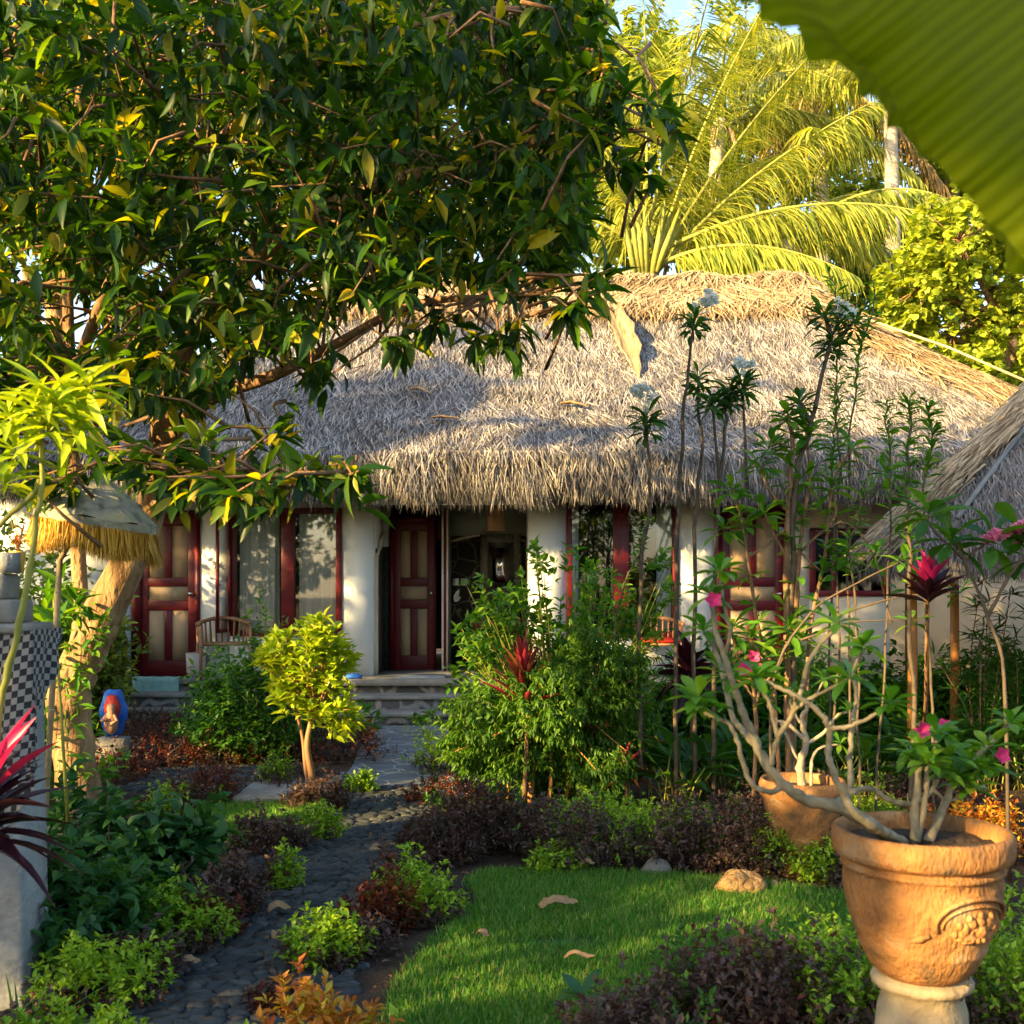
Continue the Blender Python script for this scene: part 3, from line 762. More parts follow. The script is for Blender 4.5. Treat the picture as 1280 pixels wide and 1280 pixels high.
# rafters/beam under the eave
m = MB(); m.box(-6.8, 7.8, HY - .09, HY - .003, 2.73, 2.90)
for x in np.arange(-6.6, 7.8, .55): m.tube([(x, 13.1, 2.78), (x, 13.9, 3.1)], .035, 6)
m.build('eave_beam', 'darkwood', bung)
# dry palm sheath on the roof, and brown leaves
def big_leaf(name, pts, w, mat, label, cat, fold=.2, group=None, thick=.006):
    pts = smoothline(pts, 4); n = len(pts); T = nrm(np.gradient(pts, axis=0)); X = nrm(np.cross(T, [0, -.3, 1])); Z = np.cross(X, T)
    s = np.linspace(0, 1, n); ww = w * np.sin(np.pi * np.clip(s * .93 + .07, 0, 1)) ** .6
    pts = pts + R.normal(size=pts.shape) * w * .03; ww = ww * (1 + R.normal(size=n) * .12)
    rows = np.stack([pts + X * (k * ww)[:, None] * .5 + Z * (abs(k) * fold * ww)[:, None] for k in (-1, -.5, 0, .5, 1)], 1)
    m = MB(); m.grid(rows); o = m.build(name, mat, smooth=True); md = o.modifiers.new('s', 'SOLIDIFY'); md.thickness = thick
    return tag(o, label, cat, group)
def onroof(px, py, lift=.08):
    # intersect the view ray with the front slope
    lo, hi = EY, RYY
    for _ in range(40):
        mid = (lo + hi) / 2; v = (mid - EY) / (RYY - EY); z = EZ + (RZ - EZ) * v - .22 * sin(pi * v); zr = EYE - (py - HOR) / F * mid
        if zr > z: lo = mid
        else: hi = mid
    p = W(px, py, lo); p[2] += lift; return p
big_leaf('palm_sheath', [onroof(765, 398, .15), onroof(770, 420, .22), onroof(782, 450, .2), onroof(800, 482, .10)], .34, 'sheath', 'tan dried palm sheath lying on the thatch below the ridge', 'palm sheath', .35)
for (a, b, w, lb) in (((538, 533), (575, 537), .09, 'curled brown leaf on the middle of the thatch'), ((700, 515), (735, 522), .10, 'pale brown leaf on the thatch above the entrance pillar'),
                      ((512, 497), (540, 505), .08, 'small brown leaf high on the thatch left of the others')):
    big_leaf('dead_leaf', [onroof(*a, .10), onroof((a[0] * .6 + b[0] * .4), a[1] + 3, .13), onroof(*b, .13)], w, 'dead', lb, 'leaf', .3, 'dead leaves on the roof')

# ---- things on the porch
m = MB(); m.lathe([(.001, 0), (.11, 0), (.125, .3), (.118, .3), (.10, .02), (.001, .02)], (hx(249), 13.86, FZ), 24)
b = m.build('wicker_bin', 'basket', smooth=True); tag(b, 'pale woven waste bin beside the left door', 'bin')
# towel over the porch edge
u, v = np.meshgrid(np.linspace(0, 1, 26), np.linspace(0, 1, 12), indexing='ij')
x = hx(168) * .975 + u * .56; s = v * .36; 
y = np.where(s < .12, 13.70 - s, 13.585 - .012 * np.sin(u * 17) * (s * 3)); z = np.where(s < .12, FZ + .012 + .004 * np.sin(u * 20), FZ + .01 - (s - .12) * (1 - .25 * u * (1 - u) * -1 * .6) - .0)
m = MB(); m.grid(np.stack([x, y, z], -1)); o = m.build('towel', 'towel', smooth=True); md = o.modifiers.new('s', 'SOLIDIFY'); md.thickness = .008
tag(o, 'pale teal towel hanging over the porch edge by the left door', 'towel')
m = MB(); P = [(-1.42, 13.62), (-.82, 13.62), (-.84, 14.1), (-1.3, 14.1)]
m.add([(a, b_, z) for z in (FZ + .003, FZ + .018) for a, b_ in P], [(4, 5, 6, 7), (0, 1, 5, 4), (1, 2, 6, 5), (2, 3, 7, 6), (3, 0, 4, 7)])
tag(m.build('door_mat', 'mat'), 'pale grey doormat at the top of the entrance steps', 'mat')
m = MB(); m.lathe([(.001, 0), (.05, .0), (.065, .02), (.06, .045), (.03, .06), (.001, .062)], (hx(448), 13.6, FZ), 16)
V = m.v[0]; V[:, 0] = (V[:, 0] - hx(448)) * 1.6 + hx(448)
tag(m.build('blue_sandal', 'blue', smooth=True), 'small blue sandal on the porch beside the entrance steps', 'sandal')
def chair(cx, cy, label, seatmat=None, rot=0.0):
    t = thing('garden_chair', label, 'chair', (cx, cy, FZ)); w = .29
    def P(x, y, z): return (cx + x * cos(rot) - y * sin(rot), cy + x * sin(rot) + y * cos(rot), FZ + z)
    def bar(mm, a, b, r): mm.tube([P(*a), P(*b)], r, 6)
    for sx in (-1, 1):
        for sy in (-.24, .22):
            mm = MB(); bar(mm, (sx * w, sy, 0), (sx * w, sy, .64 if sy < 0 else .66), .022); mm.build('leg', 'wood', t, smooth=True)
    mm = MB()
    for k in range(7): y_ = -.22 + k * .07; a = P(-w, y_, .42); b_ = P(w, y_, .42); mm.tube([a, b_], .018, 6)
    mm.build('seat', 'wood', t)
    mm = MB(); th = np.linspace(-.2, pi + .2, 13)
    mm.tube([P(w * 1.08 * cos(a), .24 * sin(a) - .02, .66 + .07 * max(0, sin(a)) ** 2) for a in th], .026, 8); mm.build('top_rail', 'wood', t, smooth=True)
    mm = MB()
    for a in np.linspace(.35, pi - .35, 11): bar(mm, (w * cos(a), .22 * sin(a) - .02, .42), (w * 1.08 * cos(a), .24 * sin(a) - .02, .66 + .07 * sin(a) ** 2), .013)
    mm.build('backrest', 'wood', t)
    if seatmat:
        mm = MB(); mm.box(cx - .24, cx + .24, cy - .24, cy + .2, FZ + .44, FZ + .49)
        o = mm.build('cushion', seatmat, t); md = o.modifiers.new('b', 'BEVEL'); md.width = .02; md.segments = 3
chair(hx(289) - .02, 13.72, 'wooden slatted armchair on the porch beside the wicker bin', rot=.35)
chair(1.78, 13.72, 'wooden slatted chair with red cushion under the middle window', 'clothred', rot=-.1)
# lamp hanging in the entrance
m = MB(); lx = (620 - 640) / F * 14.3; m.lathe([(.105, 2.28), (.11, 2.30), (.11, 2.62), (.10, 2.62), (.10, 2.28), (.105, 2.28)], (lx, 14.3, 0), 24)
t = thing('hanging_lamp', 'brown cylinder lamp hanging above the outdoor wash corner', 'lamp', (lx, 14.3, 2.5)); m.build('lamp_shade', 'wood', t, smooth=True)
m = MB(); m.tube([(lx, 14.3, 2.62), (lx, 14.3, 2.98)], .006, 5); m.build('cord', 'dark', t)
m = MB(); m.lathe([(.001, 2.4), (.03, 2.42), (.035, 2.47), (.02, 2.53), (.001, 2.54)], (lx, 14.3, 0), 12); m.build('bulb', 'whitepaint', t, smooth=True)
# mirror
D0 = 15.8
def wx(px, d=D0): return (px - 640) / F * d
def wz(py, d=D0): return EYE - (py - 730) / F * d
t = thing('carved_mirror', 'carved stone framed mirror on the dark stone wall', 'mirror', (wx(625), D0, wz(750)))
m = MB(); x0, x1, z0, z1 = wx(600), wx(652), wz(745), wz(668); fw = .11
for b in ((x0, x0 + fw, z0, z1), (x1 - fw, x1, z0, z1), (x0 + fw, x1 - fw, z1 - fw, z1), (x0 + fw, x1 - fw, z0, z0 + fw)): m.box(b[0], b[1], D0 - .05, D0 + .02, b[2], b[3])
for i in range(60):
    a = R.random() * 4; q = a % 1
    p = [(x0 + fw / 2, z0 + q * (z1 - z0)), (x1 - fw / 2, z0 + q * (z1 - z0)), (x0 + q * (x1 - x0), z1 - fw / 2), (x0 + q * (x1 - x0), z0 + fw / 2)][int(a)]
    leaves(m, [(p[0], D0 - .052, p[1])], [(R.normal(), 0, R.normal())], (0, -1, 0), .07, .04, 'ovate')
m.build('frame', 'greystone', t)
m = MB(); m.box(x0 + fw, x1 - fw, D0 - .03, D0 - .02, z0 + fw, z1 - fw); m.build('mirror_glass', 'mirror', t)
m = MB(); m.box(wx(590, 15.4), .19, 15.2, 15.78, .98, 1.12); o = m.build('wash_counter', 'redwood'); md = o.modifiers.new('b', 'BEVEL'); md.width = .01
tag(o, 'dark red wooden counter shelf under the carved mirror', 'counter')
for a, lb in ((566, 'white light switch plate on the dark stone wall, left of the pair'), (576, 'white socket plate on the dark stone wall, right of the pair')):
    m = MB(); m.box(wx(a), wx(a) + .085, D0 - .01, D0 + .02, wz(732), wz(732) + .10); m.box(wx(a) + .025, wx(a) + .06, D0 - .016, D0 - .011, wz(732) + .03, wz(732) + .07)
    tag(m.build('switch_plate', 'whitepaint'), lb, 'switch', 'switch plates by the mirror')
m = MB(); leaves(m, [(wx(568), D0 - .06, wz(752))] * 3, [(.4, 0, 1), (.7, -.1, .5), (.2, .1, .9)], (0, -1, 0), [.20, .12, .16], [.07, .06, .05], 'ovate')
tag(m.build('bird_ornament', 'whitepaint'), 'small white bird ornament below the switches on the stone wall', 'ornament')
m = MB(); m.box(hx(268), hx(276), HY - .012, HY, hz(734), hz(726)); m.box(hx(271), hx(273), HY - .018, HY - .012, hz(732), hz(728))
tag(m.build('light_switch', 'whitepaint'), 'cream light switch on the white wall between left door and window', 'switch')
m = MB(); m.box(hx(869), hx(877), HY - .012, HY, hz(737), hz(729)); m.box(hx(872), hx(874), HY - .018, HY - .012, hz(735), hz(731))
tag(m.build('light_switch', 'whitepaint'), 'white light switch on the wall left of the right door', 'switch')
m = MB(); cx, cz = hx(271), hz(706)
m.tube(smoothline([(cx - .05, HY - .03, cz + .05), (cx - .01, HY - .03, cz + .01), (cx + .02, HY - .03, cz - .01), (cx + .07, HY - .03, cz - .04), (cx + .09, HY - .03, cz - .05)]), [.004, .02, .02, .018, .018, .018, .018, .016, .014, .012, .01, .009, .008, .006, .006, .005, .004][:17], 6)
for a in ((-.05, .0), (.03, .05), (-.02, -.05), (.06, .01)): m.tube([(cx + a[0] * .2, HY - .03, cz), (cx + a[0], HY - .03, cz + a[1])], .007, 5)
tag(m.build('lizard_ornament', 'greystone', smooth=True), 'small metal lizard ornament on the wall above the light switch', 'ornament')
# tall dark vase left of the left door
m = MB(); m.lathe([(.001, 0), (.13, 0), (.15, .2), (.16, .45), (.12, .6), (.06, .68), (.05, .8), (.08, .85), (.07, .85), (.03, .7), (.001, .7)], (hx(148), 13.85, FZ), 24)
tag(m.build('tall_vase', 'darkwood', smooth=True), 'tall dark brown vase standing left of the left door', 'vase')

# ================================================================ HUT ON THE RIGHT
HC = np.array([4.77, 10.3]); HH = 2.2; HEZ, HAZ = 1.86, 4.24
hut = thing('thatched_hut', 'low open hut with fine grey thatched pyramid roof at right', 'hut', (HC[0], HC[1], 0))
HAX, HAY, HNC = np.array([.953, -.302]), np.array([.302, .953]), np.array([5.33, 9.53])
def tolocal(p):
    q = np.asarray(p[:2]) - HNC; return np.array([q @ HAX + HC[0], q @ HAY + HC[1], p[2]])
def hutface(k):
    c = [(-1, -1), (1, -1), (1, 1), (-1, 1)]
    a = np.array(c[k]) * HH + HC; b = np.array(c[(k + 1) % 4]) * HH + HC
    def fn(u, v):
        x = (a[0] + (b[0] - a[0]) * u) * (1 - v) + HC[0] * v; y = (a[1] + (b[1] - a[1]) * u) * (1 - v) + HC[1] * v
        z = HEZ + (HAZ - HEZ) * v - .10 * np.sin(np.pi * v) + .015 * nz2(x * 2, y * 2)
        return np.stack([x, y, z], -1)
    return fn
m = MB()
for k in range(4):
    U, Vv = np.meshgrid(np.linspace(0, 1, 30), np.linspace(0, .999, 20), indexing='ij'); m.grid(hutface(k)(U, Vv))
    c = [(-1, -1), (1, -1), (1, 1), (-1, 1)]; a = np.array(c[k]); b = np.array(c[(k + 1) % 4])
    rows = [np.stack([np.append((a + (b - a) * t) * (HH - o) + HC, HEZ + z) for t in np.linspace(0, 1, 20)]) for o, z in ((0, 0), (.0, -.10), (.08, -.16), (.5, .08), (1.2, .4))]
    m.grid(np.stack(rows, 0)[::-1])
hr = m.build('roof', 'thatch_base', hut, smooth=True)
mm = MB()
for k in (0, 3):
    s_ = strands(hutface(k), 26000 if k == 0 else 12000, .20, .010, 0, None, .12, vmax=.97, jitter=.3)
    s_.build('thatch_cover', 'thatch_grey', hut).parent = hr
mm = MB()
for k in (0, 3):
    n = 9000; u = R.random(n); P = hutface(k)(u, u * 0); P[:, 2] += .02 - .13 * R.random(n)
    outd = np.array([(0, -1, 0), 0, 0, (-1, 0, 0)][k] if k == 0 else (-1, 0, 0), float)
    leaves(mm, P + outd * .02, outd * .15 + np.stack([R.normal(size=n) * .12, R.normal(size=n) * .12, np.full(n, -1.)], -1), outd + R.normal(size=(n, 3)) * .5, R.uniform(.08, .2, n), R.uniform(.007, .014, n), 'needle')
mm.build('eave_fringe', 'thatch_grey', hut).parent = hr
n = 6000; t_ = R.random(n); c = np.stack([HC[0] - HH * (1 - t_), HC[1] - HH * (1 - t_), HEZ + (HAZ - HEZ) * t_ - .10 * np.sin(np.pi * t_) + .04], -1)
off = R.normal(size=n) * .06; P = c + np.stack([off, -off, -np.abs(off) * .4], -1)
mm = MB(); leaves(mm, P, np.stack([-.8 + R.normal(size=n) * .15, -.8 + R.normal(size=n) * .15, np.full(n, -.65)], -1), np.array([0, 0, 1]) + R.normal(size=(n, 3)) * .3, .25, .016, 'needle')
mm.build('hip_thatch', 'thatch_tan', hut).parent = hr
# pale batten on the slope
def onhut(px, py):
    for y in np.linspace(6.8, 10, 900):
        w_ = W(px, py, y); l_ = tolocal(w_); v = 1 - max(abs(l_[0] - HC[0]), abs(l_[1] - HC[1])) / HH
        if v > 0 and w_[2] <= HEZ + (HAZ - HEZ) * v - .10 * sin(pi * v): return l_ + np.array([0, -.03, .04])
    return tolocal(W(px, py, 9))
m = MB(); m.tube([onhut(1300, 515), onhut(1240, 595), onhut(1196, 655)], .020, 6); m.build('batten', 'palestone', hut, smooth=True)
for (px, lb) in ((1139, 1), (1192, 1), (1330, 0)):
    x, y, _ = tolocal(((px - 640) / F * (8.7 if px < 1150 else 9.6), (8.7 if px < 1150 else 9.6), 0)); m = MB(); m.tube([(x, y, 0), (x + .01, y, 1.0), (x, y, 2.1)], .038, 10); m.build('post', 'orangewood', hut, smooth=True)
for (x, y) in ((3.0, 12.0), (6.4, 12.0), (6.4, 8.7)):
    m = MB(); m.tube([(x, y, 0), (x, y, 1.95)], .055, 10); m.build('post', 'darkwood', hut, smooth=True)
m = MB(); m.box(2.85, 6.6, 8.5, 8.6, 1.78, 1.86); m.box(2.85, 2.95, 8.6, 12.1, 1.78, 1.86); m.build('beam', 'darkwood', hut)
m = MB(); m.box(4.3, 6.55, 9.3, 12.0, .35, .45); m.build('platform', 'darkwood', hut)
m = MB(); m.box(4.35, 6.5, 11.9, 11.96, .45, 1.85); m.build('woven_screen', 'darkwood', hut)
hut.location = (HNC[0], HNC[1], 0); hut.rotation_euler.z = math.atan2(HAX[1], HAX[0])
hut_done = True

# ================================================================ PLANT BUILDERS
def clump(label, px, py, w, h, mats, k=150, per=11, L=.034, Wd=.017, tm='diamond', name='dwarf_shrub', cat='shrub', group='low shrubs edging the path and lawn', split=None, dy=.8, sag=.1, spread=.9, stems=10, lift=.0, z0=0.0, tw=None, base=None):
    b = G(px, py) if base is None else np.array(base, float)
    d = rdir(k); d[:, 2] = np.abs(d[:, 2]) * 1.0
    r = R.uniform(.55, 1.0, k) ** .6
    bump = 1 + .22 * np.sin(d[:, 0] * 5 + b[0] * 9) * np.cos(d[:, 1] * 4 + b[1] * 7) + .12 * R.normal(size=k)
    T = b + np.stack([d[:, 0] * w / 2 * r * bump, d[:, 1] * w / 2 * dy * r * bump, h * (.18 + .82 * d[:, 2]) * r * bump + z0], -1)
    T[:, 2] = np.maximum(T[:, 2], .03)
    D = nrm(d + np.array([0, 0, .8]) + R.normal(size=(k, 3)) * .25)
    m = MB(); nm = len(mats)
    if nm == 1: idx = np.zeros(k, int)
    elif split == 'top': idx = (T[:, 2] > b[2] + h * R.uniform(.15, .55, k)).astype(int)
    elif split == 'right': idx = (T[:, 0] > b[0] + R.normal(size=k) * w * .12).astype(int)
    elif split == 'left': idx = (T[:, 0] < b[0] + R.normal(size=k) * w * .12).astype(int)
    else: idx = (np.sin(T[:, 0] * 14 + b[1] * 5) + np.sin(T[:, 1] * 13) + R.normal(size=k) * .5 > .5).astype(int)
    for i in range(nm):
        kk = idx == i
        if kk.any(): sprays(m, T[kk], D[kk], tw or h * .3, per, L, Wd, tm, spread, sag, i)
    for i in range(min(stems, k)):
        j = R.integers(k); a = b + np.array([R.normal() * .03, R.normal() * .03, 0]); m.tube([a, (a + T[j]) / 2 + R.normal(size=3) * .02, T[j]], [.006, .004, .002], 4, nm)
    return tag(m.build(name, list(mats) + ['darkstem']), label, cat, group)

def spike(px, py, d): return W(px, py, d)

def rosette(m, P, n, L, Wd, tm, droop=.3, mat=0, up=1.0, lean=None):
    a = np.arange(n) * 2.4 + R.random() * 6; t = np.linspace(0, 1, n)
    e = (1 - t) * 1.35 - .25 - droop * .3
    D = np.stack([np.cos(a) * np.cos(e), np.sin(a) * np.cos(e), np.sin(e) * up], -1) + R.normal(size=(n, 3)) * .12
    if lean is not None: D = D + np.asarray(lean)
    Pn = np.asarray(P) + np.stack([0 * a, 0 * a, -.05 * L * 4 * t * (L > .1)], -1)
    leaves(m, Pn, D, np.array([0, 0, 1]) + R.normal(size=(n, 3)) * .2, L * R.uniform(.75, 1.15, n), Wd * R.uniform(.8, 1.15, n), tm, mat)

def blossom(m, P, r, n=14, mat=0):
    D = rdir(n); D[:, 2] = np.abs(D[:, 2]) * .8 + .1
    leaves(m, np.asarray(P) + D * r * .25, D, rdir(n), r, r * .7, 'petal', mat)

def flower5(m, P, r, face, mat=0, dm=None):
    face = nrm(face); a = nrm(np.cross(face, [0, 0, 1.])); b = np.cross(face, a)
    n = 5; th = np.arange(n) * 2 * pi / n
    D = np.cos(th)[:, None] * a + np.sin(th)[:, None] * b + face * .35
    leaves(m, np.repeat([P], n, 0), D, np.repeat([face], n, 0), r, r * .75, 'petal', mat)
    m.tube([P - face * r * .9, P], [r * .1, r * .22], 6, mat)

def branchplant(name, label, cat, base, paths, leafmat_, tips, barkm='darkstem', group=None, k=6, tm='spoon', ln=.07, lw=.026, nleaf=12, flowers=(), fl_mat='flower', fr=.035, along=0, fl5=True, droop=.3):
    """paths: list of (list of world pts, r0, r1); tips: list of points that carry leaf rosettes"""
    t = thing(name, label, cat, base, group)
    m = MB()
    for pts, r0, r1 in paths:
        p = smoothline(pts, 5); p = p + R.normal(size=p.shape) * r1 * .25; p[0] = pts[0]
        rr = np.linspace(r0, r1, len(p)) * .86 * (1 + .12 * np.sin(np.arange(len(p)) * 1.9)); m.tube(p, rr, k)
    m.build('branches', barkm, t, smooth=True)
    m = MB()
    for p in tips: rosette(m, p, nleaf, ln, lw, tm, droop)
    if along:
        for pts, r0, r1 in paths:
            p = smoothline(pts, 6); n = int(along * np.linalg.norm(p[-1] - p[0])); 
            if n < 1: continue
            q = p[R.integers(len(p) // 3, len(p), n)]; D = rdir(n); D[:, 2] = D[:, 2] * .5 + .35
            leaves(m, q, D, np.array([0, 0, 1]) + R.normal(size=(n, 3)) * .3, ln * .8, lw * .9, tm)
    if m.n: m.build('foliage', leafmat_, t)
    for P, face in flowers:
        m = MB()
        if fl5: flower5(m, np.asarray(P), fr, face)
        else: blossom(m, P, fr, 34)
        m.build('flower', fl_mat, t)
    return t

def strap_plant(label, px, py, n, L, Wd, mat, name='strap_leaf_plant', cat='plant', group=None, d=None, base=None, lean=.5, tm='strap', stem=0.0, petiole=0.0):
    b = G(px, py) if base is None else np.asarray(base, float)
    m = MB()
    a = R.random(n) * 2 * pi; e = R.uniform(lean, 1.45, n)
    D = np.stack([np.cos(a) * np.cos(e), np.sin(a) * np.cos(e), np.sin(e)], -1)
    P = b + np.stack([R.normal(size=n) * .07, R.normal(size=n) * .07, np.zeros(n)], -1)
    if petiole:
        ln = petiole * R.uniform(.5, 1.1, n)
        for i in range(n): m.tube([P[i], P[i] + D[i] * ln[i] * .5 + [0, 0, .05], P[i] + D[i] * ln[i]], .006, 4, 1)
        P = P + D * ln[:, None]; D = D + np.stack([np.cos(a), np.sin(a), 0 * a], -1) * .5
    leaves(m, P, D, np.stack([-np.cos(a) * .8, -np.sin(a) * .8, np.ones(n)], -1), L * R.uniform(.6, 1.1, n), Wd * R.uniform(.7, 1.1, n), tm, 0)
    return tag(m.build(name, [mat, 'greenstem']), label, cat, group)

def cordyline(label, P, n, L, Wd, mats, stem_base=None, group='cordylines', flip=None, lean=None, op=1.55, sp=.12):
    P = np.asarray(P, float); sb = np.asarray(stem_base, float) if stem_base is not None else P * np.array([1, 1, 0])
    t = thing('cordyline', label, 'plant', sb, group)
    m = MB(); m.tube([sb, (sb + P) / 2 + [.02, 0, 0], P], [.018, .015, .012], 7); m.build('stem', 'twig', t, smooth=True)
    for i, mt in enumerate(mats):
        m = MB(); nn = n // len(mats); tt = np.linspace(i / len(mats), (i + 1) / len(mats), nn)     # inner = first
        a = np.arange(nn) * 2.4 + i; e = 1.45 - tt * op
        D = np.stack([np.cos(a) * np.cos(e), np.sin(a) * np.cos(e), np.sin(e)], -1) + R.normal(size=(nn, 3)) * .1
        if lean is not None: D += np.asarray(lean) * (1 - .5 * i)
        q = P + np.stack([0 * a, 0 * a, -sp * tt], -1)
        leaves(m, q, D, np.array([0, 0, 1]) + R.normal(size=(nn, 3)) * .2, L * R.uniform(.75, 1.1, nn) * (.75 + .3 * tt), Wd * R.uniform(.8, 1.1, nn), 'strapup' if lean is not None else 'strap')
        m.build('foliage', mt, t)
    return t

# ================================================================ LOW SHRUBS
PU, LI, RB, OR, GR = 'purple', 'limelow', 'redbrown', 'orange', 'green'
edge = 'low shrubs edging the path and lawn'
# left of the path, near to far
clump('lime green shrub at the very bottom left corner', 40, 1330, .45, .2, (LI, PU), 150, split='mix')
clump('bright yellow green shrub tip poking up at the bottom edge left of the path', 150, 1330, .35, .17, (LI,), 110)
clump('lime topped purple shrub beside the pebble path, lowest full one on the left', 120, 1262, .55, .28, (PU, LI), 260, split='top')
clump('lime topped shrub left of the path, second one up from the bottom', 215, 1185, .55, .28, (PU, LI), 260, split='top')
clump('dark purple shrub left of the path, level with the pale leaf on the pebbles', 285, 1146, .42, .28, (PU,), 260)
clump('small lime shrub squeezed between two dark shrubs left of the path', 350, 1112, .26, .22, (PU, LI), 130, split='right')
clump('dark purple shrub between the small lawn and the pebble path', 335, 1066, .5, .24, (PU,), 260)
clump('small lime shrub at the right end of the small lawn', 400, 1050, .3, .24, (LI,), 130)
clump('dark grey purple shrub behind the lime one at the end of the small lawn', 398, 1012, .5, .24, (PU,), 220)
clump('little lime tuft where pebbles meet the slate paving', 452, 992, .26, .2, (LI,), 100)
clump('dark brown shrub at the foot of the thin trunked lime tree', 372, 985, .8, .2, (PU,), 240)
clump('brown red shrub beside the side path', 258, 1003, .62, .3, (RB, PU), 240, split='mix')
clump('lime shrub on the edge of the side path, left of the brown red one', 215, 1015, .6, .2, (LI, PU), 200, split='mix')
clump('spindly lime shrub standing in front of the side path slab', 345, 985, .35, .32, (LI,), 90)
far = 'dark red brown hedge shrubs in front of the porch'
for i, (px, py, w, lb) in enumerate([(140, 975, .75, 'dark brown hedge shrub nearest the lit tree trunk'), (195, 958, .8, 'dark brown hedge shrub in front of the lower porch steps, behind the side path'),
                          (255, 955, .8, 'dark brown hedge shrub to the left of the round dark green bush'), (315, 952, .8, 'dark brown hedge shrub right under the round dark green bush')]):
    clump(lb, px, py, w, .30, (RB, PU), 260, L=.03, split='mix', group=far)
for i, (px, py, w, lb) in enumerate([(185, 922, 1.0, 'dark shrub against the steps under the teal towel'), (245, 922, 1.0, 'dark shrub beside the steps, with a red flower to its right')]):
    clump(lb, px, py, w, .34, (PU, RB), 260, L=.03, split='mix', group=far)
clump('dark brown purple shrub left of the entrance steps', 425, 950, 1.0, .42, (PU, RB), 330, split='mix', L=.035)
# right of the path
clump('sunlit orange and yellow shrub at the bottom edge right of the path', 395, 1345, .5, .31, (LI, OR), 200, split='top', L=.045, Wd=.02)
clump('purple shrub with a lime cap just above the sunlit orange one', 408, 1210, .38, .25, (PU, LI), 240, split='top')
clump('red purple shrub beside the bend of the pebble path', 478, 1163, .36, .26, (RB, PU), 240, split='mix')
clump('rounded bright lime shrub at the corner of the bare soil bed', 518, 1152, .48, .30, (PU, LI), 260, split='top')
clump('pale purple leaved shrub overhanging the pebbles above the rounded lime one', 545, 1078, .5, .28, (PU,), 240, L=.05, Wd=.014)
clump('tall grey purple shrub at the end of the lawn under the feathery bush', 600, 1062, .75, .40, (PU,), 380, L=.05, Wd=.014)
clump('purple shrub below the trunk of the feathery bush', 655, 1062, .75, .36, (PU, GR), 300, split='mix', L=.045)
clump('dark purple shrub behind the left half of the lawn', 722, 1082, .7, .38, (PU,), 300)
clump('small lime shrub sprawling onto the lawn edge', 690, 1092, .4, .16, (LI,), 110)
clump('wide lime green shrub behind the middle of the lawn', 790, 1072, .9, .38, (PU, LI), 420, split='top')
clump('lime patch shrub between the purple ones behind the lawn, left of the wide lime one', 715, 1072, .42, .30, (LI,), 170)
clump('small bright lime shrub between purple shrubs above the rough orange stone', 905, 1080, .35, .30, (LI,), 130)
clump('dark purple shrub right of the wide lime one behind the lawn', 862, 1085, .7, .38, (PU,), 300)
clump('dark purple shrub above the sunlit rough stone', 930, 1088, .75, .40, (PU,), 320)
clump('purple shrub with lime patches left of the big pot', 1000, 1092, .65, .36, (PU, LI), 300, split='top')
clump('purple shrub half hidden behind the rim of the big pot', 1060, 1105, .6, .34, (PU, LI), 240, split='mix')
clump('low lime carpet shrub at the foot of the feathery bush', 735, 1035, .7, .2, (LI,), 200)
clump('low green shrub in front of the second pot', 900, 1045, 1.0, .28, (PU, GR), 300, split='mix')
clump('dark brown tuft beside the slate paving', 560, 1005, .7, .22, (RB, GR), 200, split='mix')
clump('purple shrub with lime top at the right foot of the entrance steps', 555, 965, .7, .42, (PU, LI), 280, split='top')
fr = 'dark shrubs along the front edge of the lawn'
for px, py, w, h, ms, sp, lb in [(800, 1345, .6, .28, (PU,), None, 'dark purple shrub at the bottom edge, first from the seedling'),
        (868, 1325, .6, .36, (PU, GR), 'mix', 'dark purple shrub in front of the lawn, second from the seedling'),
        (930, 1318, .6, .42, (PU, RB), 'mix', 'red flecked dark shrub in front of the lawn'),
        (995, 1312, .6, .44, (PU, LI), 'mix', 'shrub of purple and lime mixed, in front of the lawn left of the pot'),
        (1060, 1300, .6, .46, (PU, LI), 'top', 'bright lime topped shrub touching the left of the big pot')]:
    clump(lb, px, py, w, h, ms, 300, split=sp, group=fr, L=.036, Wd=.017)
clump('dark shrub directly behind the pot pedestal', 1150, 1290, .55, .36, (PU, LI), 240, split='mix', group=fr)
clump('lime topped shrub right of the pot at the picture edge', 1262, 1290, .5, .48, (PU, LI), 300, split='top', group=fr)
clump('orange red sunlit shrub behind the pot on the right', 1225, 1075, .6, .36, (PU, OR), 300, split='top', L=.04, group=fr)
clump('purple red shrub between the pot and the orange one', 1165, 1085, .6, .28, (PU, RB), 240, split='mix', group=fr)
clump('dark shrub hiding the foot of the second pot', 985, 1062, .8, .42, (PU, GR), 300, split='mix', group=fr)
clump('yellow green low shrub between the two pots', 1090, 1045, .6, .32, (LI,), 240, group=fr)
clump('dark purple shrub filling the far side right of the second pot', 1180, 1030, 1.0, .35, (PU, RB), 300, split='mix', group=fr)

clump('dark purple shrub between the two lowest lime ones left of the path', 172, 1232, .40, .24, (PU,), 190)
clump('dark purple shrub just above the second lime one left of the path', 255, 1170, .36, .24, (PU, RB), 170, split='mix')
clump('dark purple shrub between the lime capped one and the red purple one', 440, 1195, .36, .22, (PU, RB), 170, split='mix')
clump('dark purple shrub behind the rounded bright lime one', 500, 1118, .34, .24, (PU,), 170)
clump('dark purple shrub at the very bottom between lime shrub and orange shrub', 345, 1265, .22, .13, (PU, RB), 90, split='mix')
